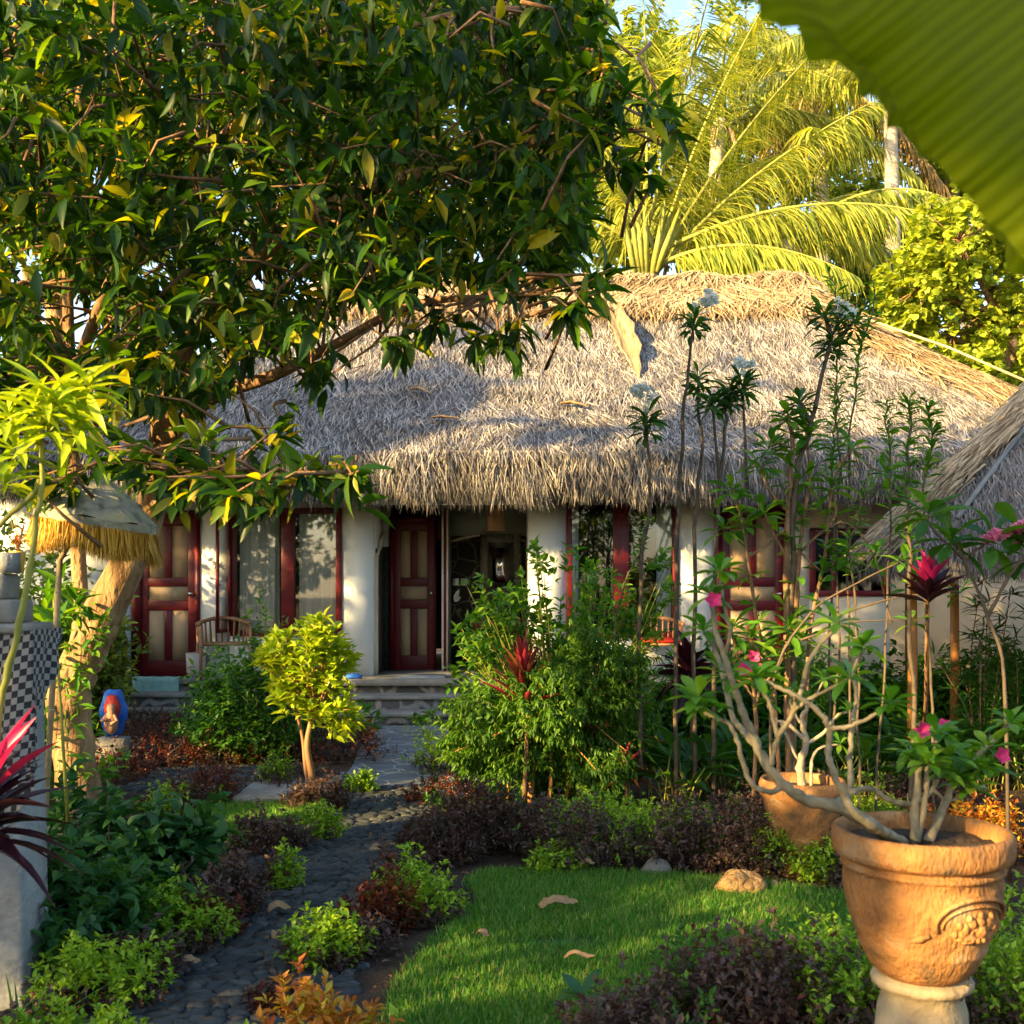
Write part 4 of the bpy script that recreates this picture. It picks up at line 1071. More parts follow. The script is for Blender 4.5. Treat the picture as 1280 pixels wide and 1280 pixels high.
# ---- bigger bushes on the left
big = 'leafy bushes at the left'
clump('broad blue green leafed bush beside the trunk base', 140, 1125, 1.0, .55, ('bluegreen',), 240, 8, .10, .055, 'ovate', 'leafy_bush', 'bush', big, sag=.35)
clump('blue green leafed bush next to the small lawn', 215, 1112, .6, .36, ('bluegreen',), 170, 7, .085, .045, 'ovate', 'leafy_bush', 'bush', big, sag=.35)
clump('dark green leafed bush below the shrine pedestal', 35, 1215, .95, .58, ('bluegreen',), 240, 8, .09, .045, 'ovate', 'leafy_bush', 'bush', big, sag=.35)
clump('dark green leafed bush between the pedestal and the lime shrubs', 125, 1190, .7, .42, (GR,), 200, 8, .07, .04, 'ovate', 'leafy_bush', 'bush', big, sag=.3)
clump('round dark green bush in front of the porch', 318, 948, 1.25, 1.15, (GR,), 620, 10, .075, .035, 'ovate', 'round_bush', 'bush', 'bushes near the porch', dy=1, sag=.25)
clump('small dark leafed bush with a red flower beside it', 262, 935, .7, .42, (GR,), 150, 8, .07, .03, 'ovate', 'round_bush', 'bush', 'bushes near the porch')
m = MB(); flower5(m, W(258, 912, 10.6), .05, (0, -1, .3)); tag(m.build('red_flower', 'flower'), 'red flower beside the porch steps on the left', 'flower')
# feathery yellow topped shrub by the window
clump('feathery yellow topped shrub under the left window', 352, 920, .95, 1.25, ('fern', 'lime'), 120, 12, .05, .012, 'ovate', 'feathery_shrub', 'shrub', 'bushes near the porch', split='top', tw=.25)
# grass-like arching plant bottom left
strap_plant('grassy arching plant at the bottom left corner', 20, 1330, 26, .42, .012, 'jasmine', cat='plant', lean=.6)

side_beds = 'leafy bushes of the beds at either side'
for x_, y_, w_, h_, mt_, lb_ in [(-3.0, 4.6, 1.5, .8, 'bluegreen', 'wide blue green bush of the left bed beyond the pedestal'), (-4.2, 6.2, 1.7, 1.0, GR, 'tall dark green bush of the left bed'), (-3.6, 8.2, 1.4, .8, 'jasmine', 'light green bush of the left bed near the trunk'), (-5.4, 8.6, 1.8, 1.1, GR, 'broad dark green bush of the far left bed'),
        (3.1, 5.0, 1.4, .8, GR, 'dark green bush of the right bed beyond the big pot'), (4.0, 6.2, 1.5, .9, 'jasmine', 'light green bush of the right bed beside the hut'), (2.6, 3.8, 1.1, .6, 'bluegreen', 'low blue green bush of the right bed'), (4.6, 4.6, 1.5, .9, GR, 'broad green bush of the far right bed')]:
    clump(lb_, 0, 0, w_, h_, (mt_,), 260, 8, .09, .045, 'ovate', 'leafy_bush', 'bush', side_beds, base=(x_, y_, 0), sag=.25)
# ---- lime tree with thin trunks
b = G(384, 1002)
t = thing('lime_leaf_tree', 'small bright lime green tree with thin twin trunks beside the pebble path', 'tree', b)
m = MB(); cb = W(388, 905, 8.2)
m.tube(smoothline([b, W(390, 975, 8.25), W(384, 935, 8.2), cb, W(402, 850, 8.2)], 4), np.linspace(.032, .014, 17), 8)
m.tube(smoothline([b + [.02, .03, 0], W(382, 960, 8.3), W(377, 915, 8.3), W(360, 860, 8.3)], 4), np.linspace(.02, .01, 13), 6)
n = 200; T = []
for (cx, cy, r, k) in ((385, 815, .24, 60), (350, 815, .18, 34), (425, 820, .15, 28), (405, 865, .22, 44), (432, 895, .13, 20), (362, 860, .16, 22), (330, 820, .08, 8), (400, 790, .14, 22)):
    q = W(cx, cy, 8.2) + rdir(k) * r * R.uniform(.5, 1, (k, 1)); T.append(q)
T = np.concatenate(T); cen = W(395, 900, 8.2)
for j in range(0, len(T), 3): m.tube(bez(cen + [0, 0, .02], (cen + T[j]) / 2 + [0, 0, .04], T[j], 5), [.009, .007, .005, .004, .003], 4)
m.build('trunk', 'wood', t, smooth=True)
D = nrm(T - cen + [0, 0, .3]); m = MB(); sprays(m, T, D, .12, 7, .10, .05, 'ovate', 1.0, .0, jit=.4); m.build('crown', 'lime', t)
# small yellow seedling by steps
clump('small yellow green plant at the foot of the steps beside the lime tree', 458, 925, .35, .5, ('jasmine',), 14, 6, .12, .05, 'ovate', 'young_plant', 'plant', None)

# ---- centre bushes
b = G(690, 1008)
t = thing('feathery_bush', 'large feathery green bush with fine drooping leaves right of the path', 'bush', b)
m = MB(); T = []; blobs = ((600, 900, .30, 130), (640, 935, .36, 210), (690, 880, .34, 210), (745, 850, .36, 230), (780, 910, .33, 190), (720, 950, .36, 200), (665, 860, .25, 100), (600, 950, .25, 100), (570, 935, .15, 40), (640, 965, .25, 110), (700, 968, .25, 120), (755, 965, .25, 110), (600, 975, .16, 50), (690, 930, .34, 160), (790, 830, .2, 60), (740, 800, .16, 40))
for (cx, cy, r, k) in blobs:
    d_ = rdir(k); q = W(cx, cy, 8.1 + R.normal() * .25) + d_ * r * R.uniform(.55, 1.0, (k, 1)) * np.array([1, 1, .85]); T.append(q)
T = np.concatenate(T); cen = W(690, 930, 8.2)
for (px, hh, rr) in ((668, 940, .028), (690, 900, .02), (735, 900, .022), (712, 880, .018), (752, 890, .02), (640, 930, .014)):
    bb = b + [(px - 695) / 170, R.normal() * .05, 0]; m.tube(smoothline([bb, bb + [.02, 0, .25], W(px + R.normal() * 8, hh, 8.2)], 4), np.linspace(rr, rr * .5, 9), 6)
    for j in R.integers(0, len(T), 16): m.tube([W(px, hh, 8.2), (W(px, hh, 8.2) + T[j]) / 2, T[j]], [.007, .005, .003], 4)
m.build('trunk', 'orangewood', t, smooth=True)
D = nrm((T - cen) * [1, 1, .5] + [0, 0, -.1] + R.normal(size=T.shape) * .3); m = MB(); sprays(m, T, D, .16, 20, .058, .017, 'blade', .8, .5, jit=.4)
m.build('foliage', 'fern', t)
b = G(700, 985)
t = thing('light_green_shrub', 'tall loose light green shrub rising behind the feathery bush up to the window', 'shrub', b)
m = MB(); T = []
for (cx, cy, r, k) in ((610, 800, .30, 60), (640, 850, .28, 56), (590, 850, .22, 30), (700, 780, .30, 56), (655, 740, .20, 26), (620, 760, .22, 26), (745, 720, .20, 26), (760, 770, .28, 40), (795, 760, .2, 22), (680, 700, .10, 9), (715, 690, .08, 6), (665, 680, .06, 5), (590, 720, .08, 4), (565, 885, .1, 10), (525, 895, .05, 4), (800, 800, .24, 36), (730, 820, .3, 50), (580, 800, .14, 12), (830, 700, .1, 7), (835, 740, .12, 8)):
    q = W(cx, cy, 8.7 + R.normal() * .2) + rdir(k) * r * R.uniform(.4, 1, (k, 1)); T.append(q)
T = np.concatenate(T)
for j in range(0, len(T), 3):
    a = np.array([b[0] + (T[j][0] - b[0]) * .5, 8.75, .5 + .3 * R.random()]); m.tube(bez(a, (a + T[j]) / 2 + [0, 0, .1], T[j], 5), [.008, .006, .005, .004, .003], 4)
for i in range(8): m.tube([b + [R.normal() * .15, 0, 0], [b[0] + R.normal() * .3, 8.75, .75]], [.018, .012], 5)
m.build('stem', 'greenstem', t, smooth=True)
D = nrm(T - np.array([b[0], 8.7, .9])); m = MB(); sprays(m, T, D, .16, 7, .08, .038, 'ovate', .9, .05); m.build('foliage', 'jasmine', t)
cordyline('red orange cordyline standing in the middle of the light green shrub', W(655, 835, 7.85), 42, .36, .046, ('cordred', 'redbrown', 'cordred'), lean=(0, -.1, .5), op=.95, sp=.30)
P0 = W(588, 850, 8.1)
strap_plant('broad dark green leaves leaning out beside the red cordyline', 0, 0, 12, .34, .10, 'jasmine', name='broad_leaf_plant', base=W(640, 900, 8.05), lean=.3)
cordyline('dark maroon cordyline under the middle window', W(862, 838, 8.9), 26, .42, .10, ('corddark', 'corddark'))
cordyline('small red cordyline low in the gap right of the feathery bush', W(782, 955, 7.9), 30, .22, .035, ('cordred', 'redbrown'))
cordyline('bright pink cordyline on a tall stem in front of the hut eave', W(1160, 728, 6.3), 26, .26, .058, ('cordpink', 'corddark'), stem_base=G(1150, 980), lean=(0, 0, .5), op=1.3)
cordyline('big dark maroon cordyline at the left edge by the pedestal', W(-22, 1010, 3.4), 50, .31, .042, ('corddark', 'corddark'), stem_base=np.array([-1.66, 3.4, 0]))
cordyline('dark magenta cordyline leaning up across the checkered cloth', W(-10, 965, 3.25), 9, .28, .046, ('cordpink', 'corddark'), stem_base=np.array([-1.58, 3.25, 0]), lean=(.7, 0, .4))

# ---- broad strap leaves to the right
sg = 'strap leaved plants in the right bed'
for px, py, n, L, Wd, lb in [(842, 1008, 34, .42, .085, 'clump of broad green strap leaves right of the feathery bush'), (885, 998, 34, .48, .085, 'clump of broad green strap leaves behind the reclining frangipani branch'),
        (925, 985, 28, .46, .08, 'clump of green strap leaves left of the second pot'), (1060, 1000, 34, .46, .08, 'clump of green strap leaves right of the second pot'),
        (1110, 990, 34, .5, .09, 'clump of green strap leaves behind the pink flower'), (1165, 985, 34, .5, .085, 'clump of green strap leaves under the pink cordyline'),
        (1225, 990, 36, .52, .08, 'clump of green strap leaves near the right edge'), (1275, 985, 30, .55, .08, 'clump of green strap leaves cut by the right edge'), (1010, 965, 34, .6, .09, 'clump of tall strap leaves behind the second pot')]:
    strap_plant(lb, px, py, n, L, Wd, 'green', group=sg, petiole=.35, lean=.7)
fill = 'leafy bushes of the right bed'
for px, py, w, h, mt, lb in [(905, 960, 1.2, .95, GR, 'dark green leafy bush under the right door'), (985, 955, 1.2, 1.0, 'jasmine', 'mid green leafy bush at the foot of the many stemmed shrub'),
        (1060, 945, 1.3, .85, GR, 'green leafy bush in front of the cream wall, left one'), (1140, 950, 1.3, .8, 'jasmine', 'green leafy bush in front of the cream wall, by the orange posts'),
        (1220, 955, 1.2, .85, GR, 'green leafy bush under the hut eave'), (1290, 960, 1.2, .95, GR, 'green leafy bush under the hut eave at the right edge'), (840, 958, 1.0, .75, 'fern', 'green leafy bush under the red cushioned chair')]:
    clump(lb, px, py, w, h * 1.12, (mt,), 430, 9, .095, .042, 'ovate', 'leafy_bush', 'bush', fill, dy=.8, sag=.2, spread=1)
for px, py, lb in [(1232, 985, 'narrow leaved oleander like shrub at the right edge'), (1275, 975, 'narrow leaved shrub cut by the right edge')]:
    b = G(px, py); t = thing('narrow_leaf_shrub', lb, 'shrub', b, 'narrow leaved shrubs')
    m = MB(); lf = MB()
    for i in range(9):
        top = W(px + R.normal() * 22, R.uniform(720, 860), b[1] + R.normal() * .15); p = bez(b + [R.normal() * .05, 0, 0], (b + top) / 2 + [R.normal() * .1, 0, .1], top, 8); m.tube(p, np.linspace(.008, .003, 8), 5)
        q = p[R.integers(3, 8, 60)] + R.normal(size=(60, 3)) * .01; D = rdir(60); D[:, 2] = np.abs(D[:, 2]) * .7; leaves(lf, q, D, np.array([0, 0, 1]) + R.normal(size=(60, 3)) * .3, .15, .016, 'blade')
    m.build('stem', 'twig', t); lf.build('foliage', 'green', t)

# ---- tall stalk plants with rosette tops (white flowers)
sp_ = 'tall thin stemmed shrubs with white flower heads'
def stalk(label, pts, d, n, ln, head=None, lw=.04, extra=(), rad=.014):
    base = np.array([(pts[0][0] - 640) / F * d, d, 0]); P = [base] + [W(a, b_, d) for a, b_ in pts]
    t = thing('tall_stem_shrub', label, 'shrub', base, sp_)
    m = MB(); p = smoothline(P, 5); p[1:-1] += R.normal(size=(len(p) - 2, 3)) * .008; m.tube(p, np.linspace(rad * 1.3, rad * .7, len(p)), 6)
    lf = MB(); top = p[-1]
    for i in range(3): rosette(lf, top - [0, 0, .05 * i], n, ln * (1 - .1 * i), lw, 'spoon', .5)
    for (a, b_, c, e) in extra:
        e0 = W(a, b_, d); e1 = W(c, e, d); m.tube(bez(e0, (e0 + e1) / 2 + [0, 0, -.03], e1, 5), [rad, rad * .9, rad * .8, rad * .7, rad * .6], 6)
        for i in range(2): rosette(lf, e1 - [0, 0, .04 * i], n, ln, lw, 'spoon', .4)
    m.build('stem', 'darkstem', t, smooth=True); lf.build('foliage', 'stalkleaf', t)
    if head is not None:
        m = MB(); 
        for k in range(8): m.tube([top, W(*head, d) + R.normal(size=3) * .04], .003, 4)
        for k in range(11): blossom(m, W(*head, d) + R.normal(size=3) * [.035, .028, .024], .042, 8)
        m.build('flower_head', 'white', t)
stalk('tallest thin stem with a white flower head in front of the roof ridge', [(846, 720), (852, 560), (858, 480), (868, 395)], 8.0, 12, .17, (886, 378))
stalk('thin stem with green rosette just right of the tallest white flowered one', [(868, 700), (876, 560), (872, 470)], 8.1, 12, .15)
stalk('shorter thin stem with a white flower head at the height of the eave', [(800, 740), (812, 620), (808, 520)], 8.0, 16, .19, (802, 494))
stalk('thin forked stem with dense dark rosettes and pale flowers right of the tallest one', [(893, 700), (905, 560), (912, 485)], 7.9, 18, .17, (925, 458), extra=((935, 620, 928, 480), (900, 610, 890, 500)))
stalk('thick rosette plant reaching the ridge with upright leafy spires', [(990, 780), (995, 600), (1015, 530), (1040, 420)], 7.2, 15, .16, (1052, 392), .036, extra=((1015, 530, 1000, 500), (1040, 430, 1068, 400), (1040, 420, 1030, 390)), rad=.018)
b = W(1036, 430, 7.2)
def spire(label, pts, d, dens, ln, lw=.018, mat='jasmine', rad=.007, grp='thin leafy spires in front of the thatch'):
    base = np.array([(pts[0][0] - 640) / F * d, d, 0]) if pts[0][1] > 650 else W(*pts[0], d)
    P = [base] + [W(a, b_, d) for a, b_ in pts[1 if pts[0][1] <= 650 else 0:]]
    p = smoothline(P, 8); p[1:-1] += np.cumsum(R.normal(size=(len(p) - 2, 3)) * .009, 0) * [1, 1, .2]; t = thing('leafy_spire', label, 'plant', base, grp)
    m = MB(); m.tube(p, np.linspace(rad * 1.4, rad * .6, len(p)), 5); m.build('stem', 'darkstem', t, smooth=True)
    L_ = np.linalg.norm(np.diff(p, axis=0), axis=1).sum(); n = int(dens * L_ * .65); s = R.uniform(.45, 1, n) * (len(p) - 1); i = s.astype(int).clip(0, len(p) - 2); q = p[i] + (p[i + 1] - p[i]) * (s - i)[:, None]
    D = rdir(n); D[:, 2] = D[:, 2] * .5 + .55; lf = MB(); leaves(lf, q, D, np.array([0, 0, 1]) + R.normal(size=(n, 3)) * .3, ln * .8 * R.uniform(.6, 1.1, n), lw, 'spoon'); lf.build('foliage', mat, t)
spire('leafy spire reaching highest in front of the ridge end', [(1040, 800), (1038, 560), (1037, 440), (1036, 345)], 7.25, 60, .14)
spire('leafy spire to the right of the highest one', [(1062, 800), (1068, 520), (1078, 440), (1092, 355)], 7.3, 55, .12)
spire('loose leafy spire in front of the eave right of centre', [(1035, 800), (1040, 620), (1042, 540), (1040, 480)], 7.5, 70, .12)
spire('tall dark stemmed leafy spire beside the hut roof edge', [(1140, 900), (1136, 700), (1132, 600), (1136, 500)], 6.4, 90, .13, .026, rad=.012)
spire('leafy spire left of the hut roof corner', [(1098, 860), (1105, 640), (1100, 560), (1095, 500)], 6.9, 60, .12)
spire('leafy spire in front of the hut thatch', [(1165, 860), (1160, 640), (1170, 560), (1158, 500)], 6.6, 70, .13, .026)
spire('thin spire before the right window of the bungalow', [(1075, 860), (1070, 700), (1075, 640), (1090, 600)], 7.0, 45, .12)
spire('slender spire before the middle window', [(760, 860), (775, 740), (800, 690), (815, 650)], 8.3, 60, .10, .02)

# ---- multi stemmed shrub before the right door
d = 7.2; Z = lambda a, b_: W(a, b_, d + .0)
base = np.array([(985 - 640) / F * d, d, 0.])
paths = [([base, Z(985, 860), Z(982, 720), Z(985, 640), Z(990, 560), Z(985, 520)], .032, .012),
         ([base + [.03, 0, 0], Z(992, 850), Z(994, 760), Z(1000, 680), Z(1012, 600), Z(1008, 540)], .026, .010),
         ([base + [-.04, 0, 0], Z(965, 840), Z(948, 790), Z(938, 720), Z(928, 660), Z(915, 610)], .020, .008),
         ([Z(985, 700), Z(968, 670), Z(955, 640)], .014, .008), ([Z(938, 695), Z(965, 675), Z(990, 655), Z(1005, 640)], .011, .007),
         ([base + [.08, 0, 0], Z(1012, 800), Z(1030, 700), Z(1042, 600), Z(1065, 560)], .018, .008), ([Z(1000, 690), Z(1035, 660), Z(1060, 655), Z(1090, 690), Z(1115, 780)], .010, .006),
         ([Z(985, 640), Z(960, 610), Z(950, 580)], .012, .007), ([Z(1035, 660), Z(1045, 640), Z(1040, 610)], .010, .006)]
tips = [Z(985, 520), Z(1008, 540), Z(915, 610), Z(955, 640), Z(1065, 560), Z(950, 580), Z(1040, 610), Z(930, 655), Z(905, 660), Z(960, 560), Z(1000, 600), Z(1110, 590), Z(1045, 700), Z(1060, 690)]
paths += [([Z(928, 660), Z(905, 660)], .008, .006), ([Z(1065, 560), Z(1090, 585), Z(1110, 590)], .008, .006), ([Z(1000, 690), Z(1030, 715), Z(1045, 700)], .008, .006), ([Z(990, 560), Z(975, 555), Z(960, 560)], .008, .006)]
branchplant('many_stemmed_shrub', 'tall many stemmed shrub with brown trunks in front of the right door', 'shrub', base, paths, 'jasmine', tips, 'twig', k=7, ln=.17, lw=.055, nleaf=10, along=13)
# arching thin shoot with leaves toward hut
d = 6.6
branchplant('arching_shoot', 'long thin arching branches crossing in front of the cream wall toward the hut', 'plant', np.array([1.55, d, 0]),
    [([np.array([1.55, d, 0]), W(965, 860, d), W(1010, 770, d), W(1060, 735, d), W(1130, 700, d)], .012, .006), ([W(1000, 790, d), W(1060, 765, d), W(1130, 745, d), W(1200, 740, d)], .009, .005), ([W(1000, 800, d), W(1070, 778, d), W(1140, 775, d)], .008, .004)],
    'jasmine', [W(1130, 700, d), W(1200, 740, d), W(1140, 775, d), W(1095, 690, d)], 'darkstem', ln=.13, lw=.045, nleaf=7)
# frangipani behind, right edge, pale pink flowers
d = 6.0; base = np.array([(1262 - 640) / F * d, d, 0.])
branchplant('frangipani_shrub', 'frangipani shrub with pale pink flower cluster at the right edge', 'shrub', base,
    [([base, W(1255, 850, d), W(1235, 770, d), W(1205, 700, d), W(1190, 670, d)], .013, .008), ([W(1235, 770, d), W(1262, 720, d), W(1285, 690, d)], .012, .009), ([W(1205, 700, d), W(1165, 660, d), W(1160, 640, d)], .010, .007), ([W(1205, 700, d), W(1230, 680, d), W(1240, 672, d)], .01, .008)],
    'green', [W(1190, 670, d), W(1285, 690, d), W(1160, 640, d), W(1240, 672, d), W(1275, 660, d)], 'darkstem', ln=.24, lw=.075, nleaf=10,
    flowers=[(W(1245, 672, d - .05), (0, -1, .2)), (W(1268, 668, d - .05), (0, -1, .3)), (W(1278, 662, d - .08), (0, -1, .3)), (W(1238, 678, d - .05), (0, -1, .3)), (W(1275, 678, d - .03), (0, -1, .3))], fl_mat='palepink', fr=.045, fl5=False)

# ================================================================ POTS
pd = 2.8; pc = np.array([(1152 - 640) / F * pd, pd, 0.]); pxm = F / pd
def pz(py, r=.19):
    py = py + max(0, 15 * (1232 - py) / 190)
    return EYE - (py - HOR) / F * (pd - r * .92)
t = thing('terracotta_pot', 'large carved terracotta pot on a pale pedestal in the lower right', 'pot', (pc[0], pc[1], pz(1230)))
pr = [(.001, pz(1075, .001)), (.19, pz(1075, .19)), (.198, pz(1058, .198)), (.200, pz(1046, .200)), (.212, pz(1042, .212)), (.221, pz(1045, .224)), (.226, pz(1052, .229)), (.227, pz(1070, .230)), (.223, pz(1080, .226)), (.205, pz(1084, .214)), (.196, pz(1085, .20)), (.196, pz(1088, .20)), (.203, pz(1090, .207)), (.205, pz(1093, .207)), (.203, pz(1097, .207)), (.194, pz(1098, .200)),
      (.199, pz(1110, .199)), (.197, pz(1130, .197)), (.188, pz(1155, .188)), (.172, pz(1180, .172)), (.160, pz(1195, .160)), (.161, pz(1199, .161)), (.157, pz(1202, .157)), (.145, pz(1213, .145)), (.130, pz(1225, .130)), (.110, pz(1232, .110)), (.08, pz(1234, .08)), (.001, pz(1234, .001))]
pr = [(a * .96, b_) for a, b_ in pr]
m = MB(); m.lathe(pr, pc, 96); m.build('pot_body', 'terracotta', t, smooth=True)
m = MB(); m.lathe([(.001, pz(1061)), (.1, pz(1060)), (.197, pz(1064))], pc, 40); V = m.v[0]; V[:, 2] += R.normal(size=len(V)) * .004; m.build('potting_soil', 'soil', t)
# relief: shell dome with petals, laid on the curved body
def onpot(px, py, out=.0):
    xx = (px - 1152) / pxm; zz = pz(py); zs = np.array([p[1] for p in pr[13:]])[::-1]; rs = np.array([p[0] for p in pr[13:]])[::-1]
    r = np.interp(zz, zs, rs) + out; xx = np.clip(xx, -r * .98, r * .98); return np.array([pc[0] + xx, pc[1] - sqrt(max(r * r - xx * xx, 1e-6)), zz])
m = MB()
m.tube([onpot(1185 + 50 * cos(a), 1150 - 36 * sin(a), .004) for a in np.linspace(-.2, pi + .25, 30)], .006, 8)
m.tube([onpot(1185 + 42 * cos(a), 1152 - 27 * sin(a), .003) for a in np.linspace(-.1, pi + .1, 30)], .003, 8)
for a in np.linspace(.1, pi - .1, 7):
    for s_, r_ in ((12, .009), (20, .012), (28, .009)):
        c = onpot(1190 + s_ * 1.15 * cos(a), 1166 - s_ * sin(a), .000); m.lathe([(.0005, -r_ * 1.2), (r_ * .7, -r_ * .8), (r_, 0), (r_ * .7, r_ * .8), (.0005, r_ * 1.2)], c, 10)
for a in np.linspace(-2.8, -.3, 6):
    p0 = onpot(1190, 1166, .003); p1 = onpot(1190 + 34 * cos(a), 1166 - 13 * sin(a), .003); m.tube([p0, (p0 + p1) / 2 + [0, -.008, 0], p1], [.004, .009, .003], 8)
c = onpot(1191, 1160, 0); m.lathe([(.0005, -.02), (.014, -.012), (.018, 0), (.014, .012), (.0005, .02)], c, 14)
for side_ in (-1, 1):
    m.tube([onpot(1185 + side_ * 55, 1165, .002), onpot(1185 + side_ * 66, 1172, .004), onpot(1185 + side_ * 75 if side_ < 0 else 1232, 1178, .002)], [.006, .009, .003], 8)
m.build('carved_relief', 'terracotta', t, smooth=True)
ped = MB(); ped.lathe([(.001, pz(1236, .11)), (.118, pz(1236, .11)), (.123, pz(1241, .11)), (.121, pz(1247, .11)), (.100, pz(1252, .11)), (.097, pz(1262, .11)), (.107, pz(1280, .11)), (.112, pz(1310, .11)), (.105, pz(1350, .11)), (.095, pz(1400, .11)), (.10, .12), (.14, .10), (.15, .0)], pc, 48)
V = ped.v[0]; V[:, :2] += R.normal(size=(len(V), 2)) * .0012
o = ped.build('stone_pedestal', 'palestone', smooth=True); tag(o, 'pale cracked stone pedestal under the large terracotta pot', 'pedestal')
MT['palestone2'] = noisemat('cream_stone', [(.26, .20, .12), (.44, .36, .22)], 9, .9, .6, 30)
o.data.materials[0] = MT['palestone2']
m = MB(); ck = [(1193, 1238), (1190, 1247), (1194, 1255), (1189, 1262), (1188, 1272)]
m.tube([(pc[0] + (a - 1152) / pxm, pc[1] - sqrt(max((.122 if b_ < 1250 else .102) ** 2 - ((a - 1152) / pxm) ** 2, 0)) + .001, pz(b_)) for a, b_ in ck], .0025, 5); q = m.build('crack', 'dark'); q.parent = o

# adenium in the pot
def A(px, py, d=2.8): return W(px, py, d)
soilp = lambda px: np.array([(px - 640) / F * 2.78, 2.8, pz(1062)])
paths = [([soilp(1120), A(1085, 1028, 2.74), A(1045, 1008, 2.72), A(1010, 1000, 2.72), A(985, 985, 2.72), A(962, 962, 2.74), A(945, 930, 2.76), A(932, 900, 2.78), A(922, 872, 2.8), A(905, 820, 2.8), A(893, 780, 2.8), A(889, 738, 2.8)], .021, .006),
    ([A(975, 985, 2.72), A(960, 990, 2.7), A(941, 981, 2.68), A(930, 958, 2.68), A(923, 930, 2.68), A(913, 906, 2.68), A(900, 899, 2.68), A(879, 891, 2.68)], .0085, .005),
    ([A(945, 932, 2.76), A(918, 900, 2.85), A(905, 850, 2.9), A(895, 815, 2.95), A(880, 790, 2.95)], .010, .005),
    ([soilp(1135), A(1105, 1040, 2.66), A(1090, 1032, 2.62), A(1068, 1014, 2.6), A(1052, 990, 2.6), A(1040, 960, 2.6), A(1035, 940, 2.6), A(1037, 912, 2.6), A(1022, 888, 2.6), A(1000, 873, 2.6), A(975, 860, 2.62), A(945, 848, 2.65)], .014, .005),
    ([A(1037, 912, 2.6), A(1060, 908, 2.58), A(1085, 898, 2.56), A(1109, 882, 2.55)], .007, .0045),
    ([A(1035, 1005, 2.72), A(1060, 995, 2.8), A(1063, 975, 2.85), A(1063, 940, 2.9), A(1066, 900, 2.9), A(1071, 870, 2.9), A(1066, 840, 2.9), A(1078, 812, 2.9)], .010, .005),
    ([A(1063, 990, 2.8), A(1090, 986, 2.85), A(1108, 998, 2.87), A(1130, 1005, 2.88), A(1150, 1002, 2.88), A(1166, 986, 2.88), A(1172, 975, 2.88)], .0095, .006),
    ([soilp(1162), A(1178, 1015, 2.86), A(1190, 985, 2.9), A(1215, 955, 2.92), A(1243, 925, 2.92), A(1262, 905, 2.92)], .014, .006),
    ([soilp(1148), A(1143, 1010, 2.8), A(1148, 970, 2.8), A(1152, 945, 2.8)], .015, .006), ([soilp(1150), A(1156, 1000, 2.8), A(1160, 960, 2.8), A(1172, 925, 2.82)], .010, .005),
    ([A(962, 960, 2.74), A(972, 925, 2.72), A(988, 895, 2.7), A(1002, 861, 2.7), A(1016, 817, 2.7), A(1043, 788, 2.7)], .008, .006),
    ([A(973, 925, 2.72), A(962, 880, 2.72), A(950, 858, 2.72)], .007, .005), ([A(988, 895, 2.7), A(1005, 878, 2.68), A(1035, 862, 2.66), A(1060, 850, 2.64)], .006, .004),
    ([A(1166, 986, 2.88), A(1185, 1000, 2.9), A(1215, 990, 2.9)], .006, .004), ([A(905, 820, 2.8), A(912, 790, 2.78), A(903, 745, 2.78), A(900, 725, 2.78)], .006, .004)]
tips = [A(889, 745), A(900, 715, 2.78), A(879, 885, 2.68), A(872, 872, 2.7), A(880, 790, 2.95), A(945, 845, 2.65), A(1112, 880, 2.55), A(1078, 808, 2.9), A(1172, 960, 2.88), A(1150, 935, 2.8), A(1172, 918, 2.82), A(1262, 905, 2.92),
        A(1215, 955, 2.92), A(1235, 935, 2.92), A(1200, 970, 2.9), A(1045, 780, 2.7), A(950, 852, 2.72), A(1062, 848, 2.64), A(1215, 985, 2.9), A(1158, 955, 2.76), A(1140, 945, 2.84), A(1185, 945, 2.85), A(1232, 960, 2.88), A(920, 850, 2.85)]
branchplant('desert_rose', 'sprawling grey branched desert rose with pink flowers growing from the large pot', 'plant', pc + [0, 0, pz(1062)], paths, 'jasmine', tips, 'barkgrey', k=10, ln=.072, lw=.028, nleaf=12,
    flowers=[(A(891, 752, 2.75), (0, -1, .4)), (A(1150, 912, 2.74), (.3, -1, .1)), (A(1250, 945, 2.85), (.2, -1, .3)), (A(1180, 910, 2.9), (0, -1, 1)), (A(932, 838, 2.75), (-.3, -1, .3))], fr=.026)
# second pot
qd = 6.2; qc = np.array([(1003 - 640) / F * qd, qd, 0.])
def qz(py): return EYE - (py - HOR) / F * qd
t = thing('terracotta_pot', 'smaller terracotta pot with mossy side behind the large one', 'pot', (qc[0], qc[1], 0))
m = MB(); m.lathe([(.001, qz(990)), (.20, qz(990)), (.205, qz(975)), (.225, qz(973)), (.238, qz(980)), (.235, qz(992)), (.215, qz(997)), (.212, qz(1003)), (.206, qz(1010)), (.19, qz(1025)), (.165, qz(1045)), (.14, .12), (.13, .0)], qc, 48); m.build('pot_body', 'terracotta', t, smooth=True)
m = MB(); m.lathe([(.001, qz(984)), (.20, qz(986))], qc, 24); m.build('potting_soil', 'soil', t)
B = lambda px, py, d=6.2: W(px, py, d)
MT['palewood'] = noisemat('pale_bark', [(.18, .15, .10), (.36, .30, .21)], 20, .8, .4, 60)
sb = qc + [0, 0, qz(984)]
